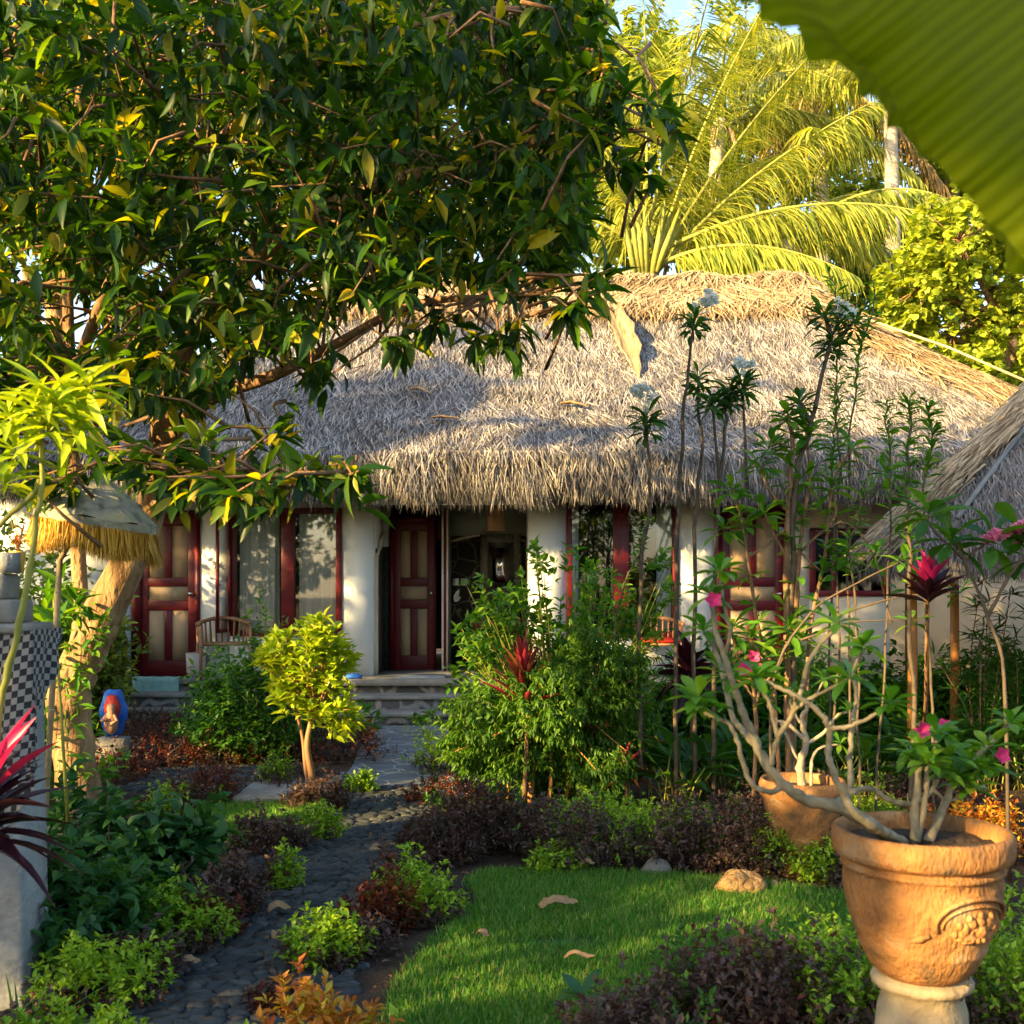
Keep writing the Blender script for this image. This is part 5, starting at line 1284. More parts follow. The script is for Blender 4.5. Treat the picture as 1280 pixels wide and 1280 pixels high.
paths = [([sb, B(1000, 955), B(1008, 930), B(1002, 900), B(1010, 880)], .03, .012), ([B(1005, 925), B(985, 905), B(970, 900), B(958, 880)], .014, .008), ([B(1008, 930), B(1030, 915), B(1045, 895), B(1060, 890)], .014, .008),
    ([sb + [.05, 0, 0], B(1015, 950), B(1025, 935), B(1048, 930)], .012, .007), ([B(1002, 905), B(990, 885), B(988, 870)], .01, .006), ([B(1010, 885), B(1022, 865), B(1030, 850)], .009, .006), ([B(975, 900), B(985, 925), B(998, 950)], .009, .009)]
branchplant('desert_rose', 'small pale branched desert rose growing from the second pot', 'plant', sb, paths, 'jasmine', [B(1010, 875), B(958, 878), B(1062, 888), B(1050, 930), B(988, 868), B(1030, 848)], 'palewood', k=8, ln=.10, lw=.035, nleaf=9)
# third adenium behind on the soil: flowers and leaf heads
d = 7.0; base = np.array([(940 - 640) / F * d, d, 0.])
branchplant('frangipani_shrub', 'low branching frangipani with green leaf heads in front of the right door', 'shrub', base,
    [([base, W(945, 880, d), W(925, 830, d), W(915, 790, d)], .018, .009), ([W(945, 880, d), W(955, 830, d), W(938, 800, d)], .012, .007), ([W(945, 880, d), W(930, 855, d), W(900, 840, d)], .011, .007), ([W(950, 860, d), W(975, 830, d), W(985, 790, d)], .011, .007)],
    'jasmine', [W(915, 785, d), W(938, 795, d), W(900, 838, d), W(985, 785, d), W(950, 820, d), W(1005, 800, d)], 'twig', ln=.19, lw=.06, nleaf=12,
    flowers=[(W(941, 822, d - .1), (0, -1, .3)), (W(944, 836, d - .1), (.3, -1, .3))], fr=.05)

# ================================================================ SHRINE SIDE, LEFT
t = thing('shrine_pedestal', 'pale grey stone shrine pedestal at the left edge', 'pedestal', (-1.94, 4.45, 0))
m = MB(); xr, xl, ya, yb = -1.84, -2.25, 4.2, 4.45
m.add([(xl, ya, .0), (xr + .01, ya, .0), (xr + .01, yb, .0), (xl, yb, .0), (xl + .01, ya + .01, 1.41), (xr - .02, ya + .01, 1.41), (xr - .02, yb, 1.41), (xl, yb, 1.41)], [(0, 1, 5, 4), (1, 2, 6, 5), (2, 3, 7, 6), (3, 0, 4, 7), (4, 5, 6, 7)])
o = m.build('pedestal_body', 'palestone', t); md = o.modifiers.new('b', 'BEVEL'); md.width = .015; md.segments = 2
m = MB(); m.box(xl - .03, xr + .015, ya - .03, yb + .02, 1.412, 1.45); m.box(xl, xr - .05, ya + .03, yb - .02, 1.452, 1.54); o = m.build('cap', 'greystone', t); md = o.modifiers.new('b', 'BEVEL'); md.width = .01
m = MB(); m.box(xl, -1.93, ya + .05, yb - .05, 1.542, 1.64); m.box(xl, -2.08, ya + .08, yb - .08, 1.642, 1.78); o = m.build('stepped_stone', 'greystone', t); md = o.modifiers.new('b', 'BEVEL'); md.width = .01
m = MB(); m.box(-1.99, -1.90, ya + .06, ya + .13, 1.642, 1.72); tag(m.build('stone_block', 'palestone'), 'pale stone block on top of the shrine pedestal', 'block')
# checkered cloth wrapping front and right side, slanted hem
nu, nv = 60, 40
me_v = []; uvs = []
for i in range(nu):
    u = i / (nu - 1); s = u * .80                                   # metres along the wrap: front .47, then the side
    hem = 1.00 - .45 * max(0, 1 - abs(s - .27) / .3) - .0 * s + (.35 * max(0, (s - .5) / .3))
    for j in range(nv):
        v = j / (nv - 1); z = 1.425 - v * (1.425 - hem)
        out = .014 + .014 * sin(s * 33 + v * 4) * v + .012 * sin(s * 61 + 2) * v
        if s < .47: p = (xl + s, ya - out, z)
        else: p = (xr + .005 + out, ya + (s - .47), z)
        me_v.append(p); uvs.append((s / .025 + v * 2.2, z / .025 + 1.2 * sin(s * 8)))
me = bpy.data.meshes.new('checkered_cloth'); faces = [(i * nv + j, (i + 1) * nv + j, (i + 1) * nv + j + 1, i * nv + j + 1) for i in range(nu - 1) for j in range(nv - 1)]
me.from_pydata(me_v, [], faces); ul = me.uv_layers.new(name='UVMap'); ul.data.foreach_set('uv', np.array([uvs[l.vertex_index] for l in me.loops], np.float32).ravel())
me.materials.append(MT['checker']); me.polygons.foreach_set('use_smooth', [True] * len(faces)); o = bpy.data.objects.new('checkered_cloth', me); C.objects.link(o)
tag(o, 'black and white checkered cloth wrapped round the shrine pedestal', 'cloth')
m = MB(); pcx = W(22, 712, 4.35); m.lathe([(.001, 0), (.022, 0), (.030, .08), (.033, .085), (.028, .08), (.001, .07)], (pcx[0], 4.35, 1.642), 16); 
o = m.build('offering_cup', 'yellow', smooth=True); tag(o, 'small yellow offering cup standing on the shrine pedestal', 'cup')
m = MB(); q = np.array([pcx[0], 4.35, 1.72])
for k in range(10): m.tube([q, q + np.array([R.normal() * .02, R.normal() * .02, R.uniform(.06, .16)])], .002, 4)
rosette(m, q + [0, 0, .04], 10, .05, .015, 'ovate', mat=1); tag(m.build('offering_sprig', ['twig', 'orange']), 'dried orange sprig standing in the yellow offering cup', 'sprig')
# ceremonial parasol
uc = W(128, 600, 5.2); t = thing('ceremonial_parasol', 'faded ceremonial parasol with long golden fringe left of the door', 'parasol', (uc[0], uc[1], 0))
ur = .27; tilt = .16
def um(r, a, z):
    x, y = r * cos(a), r * sin(a); return uc + np.array([x * cos(tilt) + z * sin(tilt), y, z * cos(tilt) - x * sin(tilt)])
m = MB(); P = np.array([[um(ur * s_ * (1 + .025 * abs(cos(4 * a))), a, .02 - .20 * s_ ** 1.25 + .008 * sin(8 * a) * s_) for a in np.linspace(0, 2 * pi, 49)] for s_ in np.linspace(.02, 1, 10)]); m.grid(P[::-1])
P = np.array([[um(ur * 1.01, a, z) for a in np.linspace(0, 2 * pi, 49)] for z in (-.18, -.235)]); m.grid(P); m.build('canopy', 'canopy', t, smooth=True)
m = MB(); n = 5200; a = R.random(n) * 2 * pi; P = np.array([um(ur * R.uniform(.97, 1.03), x, -.21 - .02 * R.random()) for x in a]); ln = (.135 + .02 * np.sin(a * 5)) * R.uniform(.8, 1.1, n)
leaves(m, P, np.stack([R.normal(size=n) * .08, R.normal(size=n) * .08, np.full(n, -1.)], -1), rdir(n), ln, .006, 'needle'); m.build('fringe', 'goldfringe', t)
m = MB(); hub = um(0, 0, 0); foot = np.array([W(48, 850, 5.2)[0], 5.2, 0]); m.tube([hub + [0, 0, -.02], W(75, 700, 5.2), foot], [.012, .014, .016], 8)
for k in np.linspace(.25, .95, 9): c = hub * (1 - k) + foot * k; c = np.array([np.interp(c[2], [0, W(75, 700, 5.2)[2], hub[2]], [foot[0], W(75, 700, 5.2)[0], hub[0]]), 5.2, c[2]]); m.lathe([(.012, -.008), (.019, 0), (.012, .008)], c, 8)
m.build('pole', 'bamboo', t, smooth=True)
# blue and red painted carving
cd = 9.6; cc = np.array([(141 - 640) / F * cd, cd, 0.]); cz = lambda py: EYE - (py - HOR) / F * cd
t = thing('painted_carving', 'blue oval painted carving with a red figure standing near the left steps', 'carving', cc)
def ovalplate(w, z0, z1, y, th, name, mat, lob=0):
    m = MB(); a = np.linspace(0, 2 * pi, 41)[:-1]; r = 1 + lob * np.cos(a * 6)
    f = np.stack([cc[0] + w * r * np.cos(a), np.full(40, y), (z0 + z1) / 2 + (z1 - z0) / 2 * r * np.sin(a)], -1); b_ = f + [0, th, 0]
    V = np.vstack([f, b_, [(cc[0], y - .01, (z0 + z1) / 2)], [(cc[0], y + th, (z0 + z1) / 2)]])
    m.add(V, [(i, i + 40, (i + 1) % 40 + 40, (i + 1) % 40) for i in range(40)], [(80, i, (i + 1) % 40) for i in range(40)] + [(81, (i + 1) % 40 + 40, i + 40) for i in range(40)]); return m.build(name, mat, t)
ovalplate(.115, cz(922), cz(861), cd, .04, 'back_plate', 'blue', .06)
ovalplate(.065, cz(900), cz(868), cd - .03, .03, 'red_halo', 'redpaint', .05)
m = MB(); m.lathe([(.001, -.16), (.05, -.12), (.06, -.05), (.045, .01), (.03, .04), (.04, .07), (.03, .10), (.001, .115)], (cc[0], cd - .04, cz(895)), 16)
m.tube([(cc[0] - .03, cd - .06, cz(893)), (cc[0] - .06, cd - .09, cz(899)), (cc[0] - .01, cd - .11, cz(897))], .014, 7); m.tube([(cc[0] + .03, cd - .06, cz(893)), (cc[0] + .065, cd - .08, cz(900)), (cc[0] + .02, cd - .11, cz(903))], .014, 7); m.build('figure', 'flesh', t, smooth=True)
m = MB(); m.box(cc[0] - .12, cc[0] + .12, cd - .08, cd + .1, 0, cz(922)); m.build('plinth', 'greystone', t)

# pale plumeria in front at the left with yellow stem
d = 3.3; base = np.array([W(-15, 940, d)[0], d, 0.])
K = lambda a, b_, dd=d: W(a, b_, dd)
branchplant('yellow_stem_plant', 'near plant with smooth yellow stem and long bright green drooping leaves at the left edge', 'plant', base,
    [([base, K(-5, 950), K(8, 850), K(28, 760), K(42, 680), K(52, 600), K(52, 540), K(60, 500)], .0145, .007), ([K(50, 600), K(35, 625), K(10, 645), K(-20, 680)], .010, .008), ([K(52, 560), K(35, 545), K(10, 520)], .007, .005), ([K(52, 545), K(75, 530), K(95, 540)], .006, .004), ([K(58, 510), K(85, 490), K(110, 480)], .005, .004)],
    'lime', [K(60, 495), K(10, 515), K(95, 535), K(110, 478), K(40, 510), K(20, 560), K(75, 505), K(5, 600), K(60, 530), K(85, 500, 3.4)], 'greenstem', k=9, ln=.16, lw=.028, nleaf=15, tm='blade', droop=.5)

# stone, fallen leaves, seedling
m = MB(); c = G(925, 1118); rs = 9
th = np.linspace(0, 2 * pi, 25)[:-1]; ph = np.linspace(.02, pi - .3, 12); rr = lambda a, p: 1 + .12 * sin(3 * a + 2 * p) + .07 * sin(7 * a + 3) * sin(5 * p)
P = np.array([[c + np.array([.125 * rr(a, p) * sin(p) * cos(a), .09 * rr(a, p) * sin(p) * sin(a), .045 + .075 * rr(a, p) * cos(p)]) for a in np.append(th, 0)] for p in ph]); m.grid(P)
tag(m.build('rough_stone', 'coral', smooth=True), 'rough sunlit orange stone at the back edge of the lawn', 'stone')
m = MB(); c = G(968, 1112); P = np.array([[c + np.array([.03 * sin(p) * cos(a), .03 * sin(p) * sin(a), .02 + .03 * cos(p)]) for a in np.append(th, 0)] for p in ph]); m.grid(P); tag(m.build('small_stone', 'coral', smooth=True), 'small round stone just right of the rough orange stone', 'stone')
m = MB(); c = G(820, 1092); P = np.array([[c + np.array([.08 * rr(a, p) * sin(p) * cos(a), .06 * sin(p) * sin(a), .02 + .06 * rr(a, p) * cos(p)]) for a in np.append(th, 0)] for p in ph]); m.grid(P); tag(m.build('edging_stone', 'greystone', smooth=True), 'flat grey stone under the lime shrub at the back of the lawn', 'stone')
# side path slab edge
boxobj('path_slab', 'concrete', None, (G(285, 1012)[0], G(405, 1012)[0], G(300, 1008)[1], G(300, 975)[1], .0, .07), bev=.02); o = bpy.data.objects['path_slab']; tag(o, 'long grey stone slab edging the side path behind the small lawn', 'slab')
fl = 'fallen leaves'
def fallen(px, py, L, Wd, ang, label, z=.05):
    p = G(px, py); L *= .8; Wd *= .8; a = radians(ang); dv = np.array([cos(a), sin(a), 0]) * L / 2
    big_leaf('fallen_leaf', [p - dv + [0, 0, z + .01], p - dv * .3 + [0, 0, z + .035], p + dv * .4 + [0, 0, z + .02], p + dv + [0, 0, z + .03]], Wd, 'dead', label, 'leaf', .35, fl, .002)
fallen(700, 1150, .24, .09, 10, 'large curled tan leaf in the middle of the lawn')
fallen(725, 1218, .16, .04, -12, 'narrow brown leaf near the front of the lawn')
fallen(604, 1190, .09, .045, -35, 'small brown leaf on the left of the lawn')
fallen(735, 1097, .10, .06, 0, 'tan leaf at the back edge of the lawn')
fallen(350, 1152, .13, .08, 15, 'pale grey leaf lying on the pebble path', .035)
fallen(345, 1185, .06, .04, 80, 'little tan leaf on the pebbles below the pale one', .035)
fallen(238, 1222, .11, .06, 20, 'pale flat leaf beside the left edge of the pebble path', .035)
b = G(727, 1300); m = MB(); q = b + [0, 0, .15]
m.tube([b, b + [.01, 0, .09], q], [.006, .005, .004], 6, 1)
for a, e, L_ in ((-2.4, .5, .09), (.5, .9, .10), (2.4, .7, .09), (-.5, .15, .09), (3.4, .1, .07), (-1.4, .2, .08)):
    leaves(m, [q], [(cos(a) * cos(e), sin(a) * cos(e), sin(e))], (0, 0, 1), L_ * 1.25, .058, 'round')
tag(m.build('seedling', ['bluegreen', 'greenstem']), 'young seedling with round pale leaves at the bottom edge of the lawn', 'seedling')

# banana leaf overhead, near the camera
def banana_leaf():
    edge = [(875, -60, 1.12), (925, 0, 1.12), (990, 40, 1.12), (1060, 95, 1.13), (1105, 140, 1.13), (1150, 190, 1.14), (1200, 235, 1.14), (1240, 290, 1.15), (1275, 340, 1.15), (1330, 400, 1.15)]
    mid = [(990, -70, 1.02), (1035, 0, 1.02), (1055, 60, 1.02), (1085, 90, 1.03), (1120, 130, 1.03), (1150, 180, 1.04), (1190, 225, 1.04), (1235, 275, 1.05), (1285, 325, 1.05), (1350, 380, 1.05)]
    E = smoothline([W(*e) for e in edge], 5); M_ = smoothline([W(*e) for e in mid], 5); n = len(E)
    far_ = M_ + np.array([.60, .45, .42]) + np.linspace(0, 1, n)[:, None] * np.array([0, 0, -.05])
    rows = []
    for s_ in np.linspace(0, 1, 5)[:-1]: rows.append(E * (1 - s_) + M_ * s_ + np.array([0, 0, .01 * sin(s_ * pi)]))
    for s_ in np.linspace(0, 1, 10): rows.append(M_ * (1 - s_) + far_ * s_ + np.array([0, -.10 * sin(s_ * pi), .03 * sin(s_ * pi)]))
    P = np.stack(rows, 0); P[:, :, 2] += .003 * np.sin(np.arange(n) * 1.4)[None]; P[0] += R.normal(size=(n, 3)) * .004
    m = MB(); m.grid(P); t = thing('banana_leaf', 'huge blurred banana leaf hanging into the top right corner', 'leaf', far_[n // 2]); o = m.build('blade', 'banana', t, smooth=True)
    k, l = P.shape[:2]; ul = o.data.uv_layers.new(name='UVMap'); vi = np.zeros(len(o.data.loops), int); o.data.loops.foreach_get('vertex_index', vi)
    ul.data.foreach_set('uv', np.stack([(vi % l) / l, (vi // l) / k], -1).astype(np.float32).ravel())
    m = MB(); c = far_; m.tube(c, .012, 8); m.build('midrib', 'greenstem', t, smooth=True)
    m = MB(); m.tube(smoothline([c[-1], c[-1] + [.3, .2, -.1], c[-1] + [.8, .5, -.6], [c[-1][0] + 1.1, c[-1][1] + .6, 0]], 5), np.linspace(.013, .06, 16), 8); m.build('stalk', 'greenstem', t, smooth=True)
banana_leaf()

# ================================================================ TREES
def crown_tips(blobs, dens):
    T = []; Cn = []
    for (p, r, k) in blobs:
        q = np.asarray(p) + rdir(k) * np.asarray(r) * R.uniform(.3, 1, (k, 1)) ** .5; T.append(q); Cn.append(np.repeat([p], k, 0))
    return np.concatenate(T), np.concatenate(Cn)

def LP(x0, y0, x1, y1): return None
# ---- the big mango like tree on the left
poly = [(-90, -60), (745, -60), (745, 40), (775, 100), (755, 160), (735, 220), (735, 280), (715, 320), (690, 350), (650, 365), (600, 350), (550, 335), (515, 380), (470, 365), (435, 370), (390, 425), (320, 435), (275, 470), (240, 500), (180, 520), (110, 510), (-90, 560)]
t = thing('mango_tree', 'large spreading leafy tree with sunlit trunk at the left', 'tree', (-2.55, 6.6, 0))
n = 8500; X = R.uniform(-90, 840, n); Yp = R.uniform(-60, 600, n); k = inpoly(X, Yp, poly)
hole = np.zeros(n, bool)
for hx_, hy_, hr in ((560, 155, 34), (430, 440, 24), (90, 400, 46), (70, 510, 34), (640, 20, 18), (480, 60, 20), (200, 330, 34), (300, 200, 26), (140, 220, 30), (330, 350, 26), (60, 120, 24), (250, 60, 18), (30, 320, 30), (230, 430, 28), (400, 260, 20), (130, 60, 18)): hole |= (X - hx_) ** 2 + (Yp - hy_) ** 2 < hr ** 2
dens = .55 + .45 * np.sin(X * .021 + np.sin(Yp * .017) * 2) * np.sin(Yp * .024 + 1.5) 
k &= ~hole & (R.random(n) < .55 + .5 * dens); X, Yp = X[k], Yp[k]; n = len(X)
dep = R.uniform(4.6, 8.2, n); dep = np.where((X > 560), R.uniform(4.8, 7.2, n), dep); dep = np.where((R.random(n) < .5) & (X < 700) & (Yp < 420), R.uniform(7.0, 8.6, n), dep)
T = np.stack([(X - 640) / F * dep, dep, EYE - (Yp - HOR) / F * dep], -1)
# hanging and protruding sprigs
ex = []
for px, py, dd, kk, sp in ((500, 430, 5.2, 5, 14), (548, 405, 5.3, 4, 12), (640, 425, 5.2, 6, 20), (715, 390, 5.0, 7, 22), (755, 350, 5.0, 5, 14), (830, 130, 5.0, 6, 20), (790, 210, 5.1, 5, 18), (845, 160, 5.0, 3, 16), (770, 120, 5.0, 6, 22),
        (330, 600, 4.2, 5, 18), (385, 592, 4.2, 5, 16), (440, 588, 4.3, 4, 14), (300, 625, 4.2, 4, 16), (265, 590, 4.3, 6, 20), (220, 600, 4.4, 6, 24), (400, 470, 5.4, 5, 16), (130, 570, 4.6, 7, 30), (180, 580, 4.6, 6, 20), (345, 540, 5.0, 5, 20), (600, 430, 5.3, 4, 14), (240, 560, 4.6, 6, 20), (60, 600, 5.0, 8, 30)):
    for _ in range(kk): ex.append(W(px + R.normal() * sp * .5, py + R.normal() * sp * .4, dd + R.normal() * .12))
ex = np.array(ex); mangoT = T.copy(); T = np.vstack([T, ex])
trunk = smoothline([(-2.55, 6.6, 0), W(98, 980, 6.6), W(86, 900, 6.6), W(92, 850, 6.6), W(108, 815, 6.6), W(128, 770, 6.6)], 5)
l1 = smoothline([W(124, 775, 6.6), W(150, 725, 6.6), W(172, 680, 6.6), W(188, 640, 6.6), W(200, 560, 6.4), W(230, 430, 6.2), W(320, 320, 6.0), W(450, 240, 5.8), W(600, 200, 5.7), W(740, 150, 5.6)], 5)
l2 = smoothline([W(86, 890, 6.6), W(76, 860, 6.7), W(100, 790, 6.8), W(95, 640, 6.9), W(88, 480, 6.9), W(85, 300, 6.9), W(100, 120, 6.8), W(140, -60, 6.6)], 5)
l3 = smoothline([W(200, 560, 6.4), W(260, 500, 6.2), W(340, 470, 6.0), W(420, 430, 5.8), W(520, 380, 5.6), W(660, 370, 5.4)], 5)
l4 = smoothline([W(88, 480, 6.9), W(150, 330, 6.4), W(250, 200, 6.0), W(380, 90, 5.7), W(560, 20, 5.6), W(720, 10, 5.6)], 5)
l5 = smoothline([W(190, 630, 6.5), W(230, 625, 5.8), W(280, 625, 5.0), W(340, 612, 4.4), W(440, 590, 4.3)], 5)
l6 = smoothline([W(85, 300, 6.9), W(40, 200, 6.3), W(0, 150, 5.9), W(-60, 60, 5.6)], 5)
m = MB(); m.tube(trunk, np.linspace(.125, .115, len(trunk)) * (1 + .06 * np.sin(np.arange(len(trunk)) * 1.7)), 16)
V = m.v[0]; V += R.normal(size=V.shape) * .004
m.tube(l1, np.interp(np.linspace(0, 1, len(l1)), [0, .25, 1], [.12, .09, .02]), 14)
m.tube(l2, np.interp(np.linspace(0, 1, len(l2)), [0, .3, 1], [.075, .05, .02]), 10)
m.build('trunk', 'bark', t, smooth=True)
m = MB()
for l, a, b_ in ((l3, .05, .012), (l4, .04, .012), (l5, .022, .006), (l6, .035, .012)): m.tube(l, np.linspace(a, b_, len(l)), 8)
nodes = np.vstack([l1[12:], l2[18:], l3, l4, l6]); nodes5 = l5
D = np.zeros_like(T)
for i in range(len(T)):
    NN = nodes5 if i >= n and T[i][2] < 2.35 else nodes
    dd = np.linalg.norm(NN - T[i], axis=1) + R.random(len(NN)) * .5; j = dd.argmin(); v = T[i] - NN[j]; L_ = np.linalg.norm(v)
    D[i] = v / (L_ + 1e-6)
    if i % 3 == 0 or i >= len(T) - len(ex):
        a = NN[j] if L_ < .5 else T[i] - nrm(v / L_ + R.normal(size=3) * .45) * R.uniform(.25, .6)
        m.tube([a, (a + T[i]) / 2 + R.normal(size=3) * .03 + [0, 0, .04], T[i]], [.010, .007, .003], 4)
m.build('limbs', 'twig', t)
D = nrm(D + [0, -.2, 0] + R.normal(size=D.shape) * .35)
m = MB(); sprays(m, T, D, .16, 7, .155, .046, 'mango', .8, .4, jit=.6); m.build('crown', 'mango', t)

# ferny epiphytes on the trunk
lt = MB(); n = 120; s_ = R.integers(6, len(trunk) - 2, n); q = trunk[s_] + np.stack([R.uniform(-.10, .12, n), np.full(n, -.10), R.normal(size=n) * .06], -1); D = np.stack([R.normal(size=n) * .8 + .3, R.uniform(-1, .1, n), R.normal(size=n) * .5 + .1], -1)
lt.tube(trunk[6:-2] + [.03, -.115, 0] + R.normal(size=(len(trunk) - 8, 3)) * .01, .005, 5)
leaves(lt, q, D, np.array([0, -.3, 1]) + R.normal(size=(n, 3)) * .4, R.uniform(.05, .12, n), .03, 'ovate')
tag(lt.build('climbing_plant', 'jasmine'), 'green leafy climber growing on the sunlit trunk', 'climber')
clump('star leafed green plant between the pedestal and the trunk', 0, 0, .5, .3, ('jasmine',), 16, 7, .14, .04, 'ovate', 'star_leaf_plant', 'plant', None, base=W(75, 800, 5.6), stems=0)
o = bpy.data.objects['star_leaf_plant']
m = MB(); bq = W(75, 800, 5.6)
for i in range(1): m.tube([[bq[0] + R.normal() * .05, 5.6, 0], bq + R.normal(size=3) * .08 + [0, 0, .1]], [.012, .006], 5)
q = m.build('stem', 'greenstem'); q.parent = o

# generic tree: trunk + crown of leaf clusters
def tree(name, label, base, trunk_pts, blobs, leaf, L, Wd, per, tm='ovate', mat_t='bark', r0=.15, group=None, keep=None, cat='tree', sag=.2, tw=.25, flat=None):
    t = thing(name, label, cat, base, group)
    T, Cn = crown_tips(blobs, 1)
    m = MB(); tp = smoothline(trunk_pts, 5); m.tube(tp, np.linspace(r0, r0 * .55, len(tp)), 10); top = tp[-1]
    for (p, r, k) in blobs:
        p = np.asarray(p); j = tp[max(len(tp) // 2, 0):][R.integers(0, len(tp) - len(tp) // 2)]; m.tube(bez(j, (j + p) / 2 + [0, 0, -.1], p, 6), np.linspace(r0 * .4, r0 * .1, 6), 6)
    for i in range(0, len(T), 6): m.tube([Cn[i], (Cn[i] + T[i]) / 2, T[i]], [r0 * .1, r0 * .06, .004], 4)
    m.build('trunk', mat_t, t, smooth=True)
    D = nrm(T - Cn + [0, 0, .2]); m = MB()
    if keep is None: sprays(m, T, D, tw, per, L, Wd, tm, 1.0, sag)
    else:
        mm = MB(); sprays(mm, T, D, tw, per, L, Wd, tm, 1.0, sag)
        m = keep(mm, tm)
    m.build('crown', leaf, t); return t

# right hand round leaved tree
bl = []
for px, py, r, k in ((1200, 300, .9, 120), (1150, 360, .8, 110), (1240, 360, .9, 130), (1190, 420, .9, 130), (1260, 290, .8, 90), (1140, 420, .55, 70), (1250, 440, .8, 110), (1300, 380, .9, 100), (1160, 300, .5, 50), (1215, 470, .6, 60), (1290, 460, .7, 60)):
    bl.append((W(px, py, 19 + R.normal() * .5), r, k))
tree('round_leaf_tree', 'sunlit yellow green tree with round leaves behind the roof at right', (8.4, 19.2, 0), [(8.4, 19.2, 0), W(1258, 520, 19.2), W(1250, 430, 19.1), W(1245, 380, 19)], bl, 'round', .12, .125, 13, 'round', r0=.16)

# coconut palms
def frond(mr, ml, a, b, c, n=140, ll=1.05, w=.034, hang=.75, mat=0, tipfrac=.45):
    p = bez(a, b, c, 24); mr.tube(p, np.linspace(.045, .008, 24), 6)
    s = np.linspace(.16, 1, n); q = np.stack([np.interp(s, np.linspace(0, 1, 24), p[:, i]) for i in range(3)], -1); Tn = nrm(np.gradient(q, axis=0)); sd = nrm(np.cross(Tn, [0, 0, 1.]))
    for sg in (-1, 1):
        D = sd * sg * .8 + Tn * .5 + np.array([0, 0, -hang]) * R.uniform(.5, 1.2, (n, 1)) + R.normal(size=(n, 3)) * .15
        l_ = ll * (np.sin(np.pi * (s * .80 + .12)) ** .7) * R.uniform(.85, 1.1, n)
        leaves(ml, q, D, np.array([0, 0, 1]) + sd * sg * .4 + R.normal(size=(n, 3)) * .1, l_, w, TMF, mat)
TMF = tmpl([.7, 1, .9, .6, .3], .3, .2)
def palm(label, base, crown, spec, r0=.16, dry=6, ll=1.05, w=.034, n=140, trunkmat='palmbark'):
    t = thing('coconut_palm', label, 'palm', base, 'coconut palms behind the roof')
    m = MB(); p = smoothline([base, (np.asarray(base) * .5 + np.asarray(crown) * .5) + [.1, 0, 0], crown], 10); rr = np.linspace(r0 * 1.2, r0 * .8, len(p)) * (1 + .03 * (np.arange(len(p)) % 2)); m.tube(p, rr, 12); m.build('trunk', trunkmat, t, smooth=True)
    for (b, c, mt) in spec:
        mr, ml = MB(), MB(); a = np.asarray(crown) + R.normal(size=3) * [.12, .12, .1]; frond(mr, ml, a, b, c, n, ll, w)
        f = ml.build('frond', mt, t); r = mr.build('rachis', 'greenstem' if mt == 'palm' else 'thatch_tan', t, smooth=True); r.parent = f
    m = MB()
    for k in range(dry):
        a_ = R.random() * 6.3; q = np.asarray(crown) + [cos(a_) * .1, sin(a_) * .1, -.1]; leaves(m, [q], [(cos(a_) * .5, sin(a_) * .5, -.6)], (cos(a_), sin(a_), .3), R.uniform(.5, .8), .16, 'strap')
    if dry: m.build('dry_sheath', 'thatch_tan', t)
    return t
d = 20.5
Wp = lambda px, py, dd=0: W(px, py, d + dd)
crown = Wp(812, 335)
spec = [(Wp(930, 205), Wp(1110, 118, -.5), 'palm'), (Wp(1000, 215, -1), Wp(1190, 275, -1.4), 'palm'), (Wp(815, 150), Wp(800, -70, .3), 'palm'), (Wp(880, 120), Wp(985, -40, 1), 'palm'), (Wp(760, 150), Wp(640, -20, 0), 'palm'),
        (Wp(900, 180, 1), Wp(1060, 20, 2), 'palm'), (Wp(700, 220), Wp(560, 260, -.5), 'palm'), (Wp(920, 270, -1), Wp(1070, 345, -1.5), 'palm'), (Wp(860, 90, -1), Wp(900, -60, -2), 'palm'), (Wp(900, 300), Wp(960, 400, -.8), 'palm'), (Wp(740, 100, 1), Wp(735, -60, 1.5), 'palm'), (Wp(860, 220, 2), Wp(985, 190, 3), 'palm')]
t = palm('nearest coconut palm, its crown just above the thatched ridge', (2.4, d, 0), crown, spec, .22, 9)
m = MB()
for (a, b_) in (((800, 345), (785, 245)), ((808, 345), (806, 230)), ((815, 345), (832, 250)), ((795, 345), (778, 270)), ((820, 340), (850, 260)), ((804, 345), (795, 250))): m.tube([Wp(*a, -.3), Wp((a[0] + b_[0]) / 2, (a[1] + b_[1]) / 2, -.4), Wp(*b_, -.3)], [.07, .05, .03], 8)
m.build('leaf_bases', 'greenstem', t, smooth=True)
d = 24.0
crown = Wp(1112, 95)
def ring(px, py, n, R_, up, dd=0, mt='palm', ph=0):
    out = []; c = Wp(px, py, dd)
    for i in range(n):
        a = 2 * pi * i / n + ph + R.normal() * .15; L_ = R_ * R.uniform(.85, 1.1); e = up + R.uniform(-.3, .5); v = np.array([cos(a), sin(a) * .9, 0])
        out.append((c + v * L_ * .5 + [0, 0, L_ * .5 * e], c + v * L_ + [0, 0, L_ * (e - .75) * .9], mt))
    return out
palm('coconut palm with the tall grey trunk rising right of the roof ridge', (8.1, d, 0), crown, ring(1112, 95, 9, 3.6, .7), .17, 5, .85, .045, 80)
d = 27.0
palm('farther coconut palm with dry brown sheaths at its crown, behind the long arching frond', (7.4, d, 0), Wp(1025, 95), ring(1025, 95, 9, 3.8, .65, ph=.4) + ring(1025, 95, 3, 3.0, -.3, mt='palmdry'), .18, 12, .9, .045, 80)
d = 25.0
palm('coconut palm mostly hidden behind the leafy tree, above the middle of the roof', (3.4, d, 0), Wp(900, 150), ring(900, 150, 12, 4.2, .5, ph=.1), .18, 5, .95, .045, 80)
d = 23.0
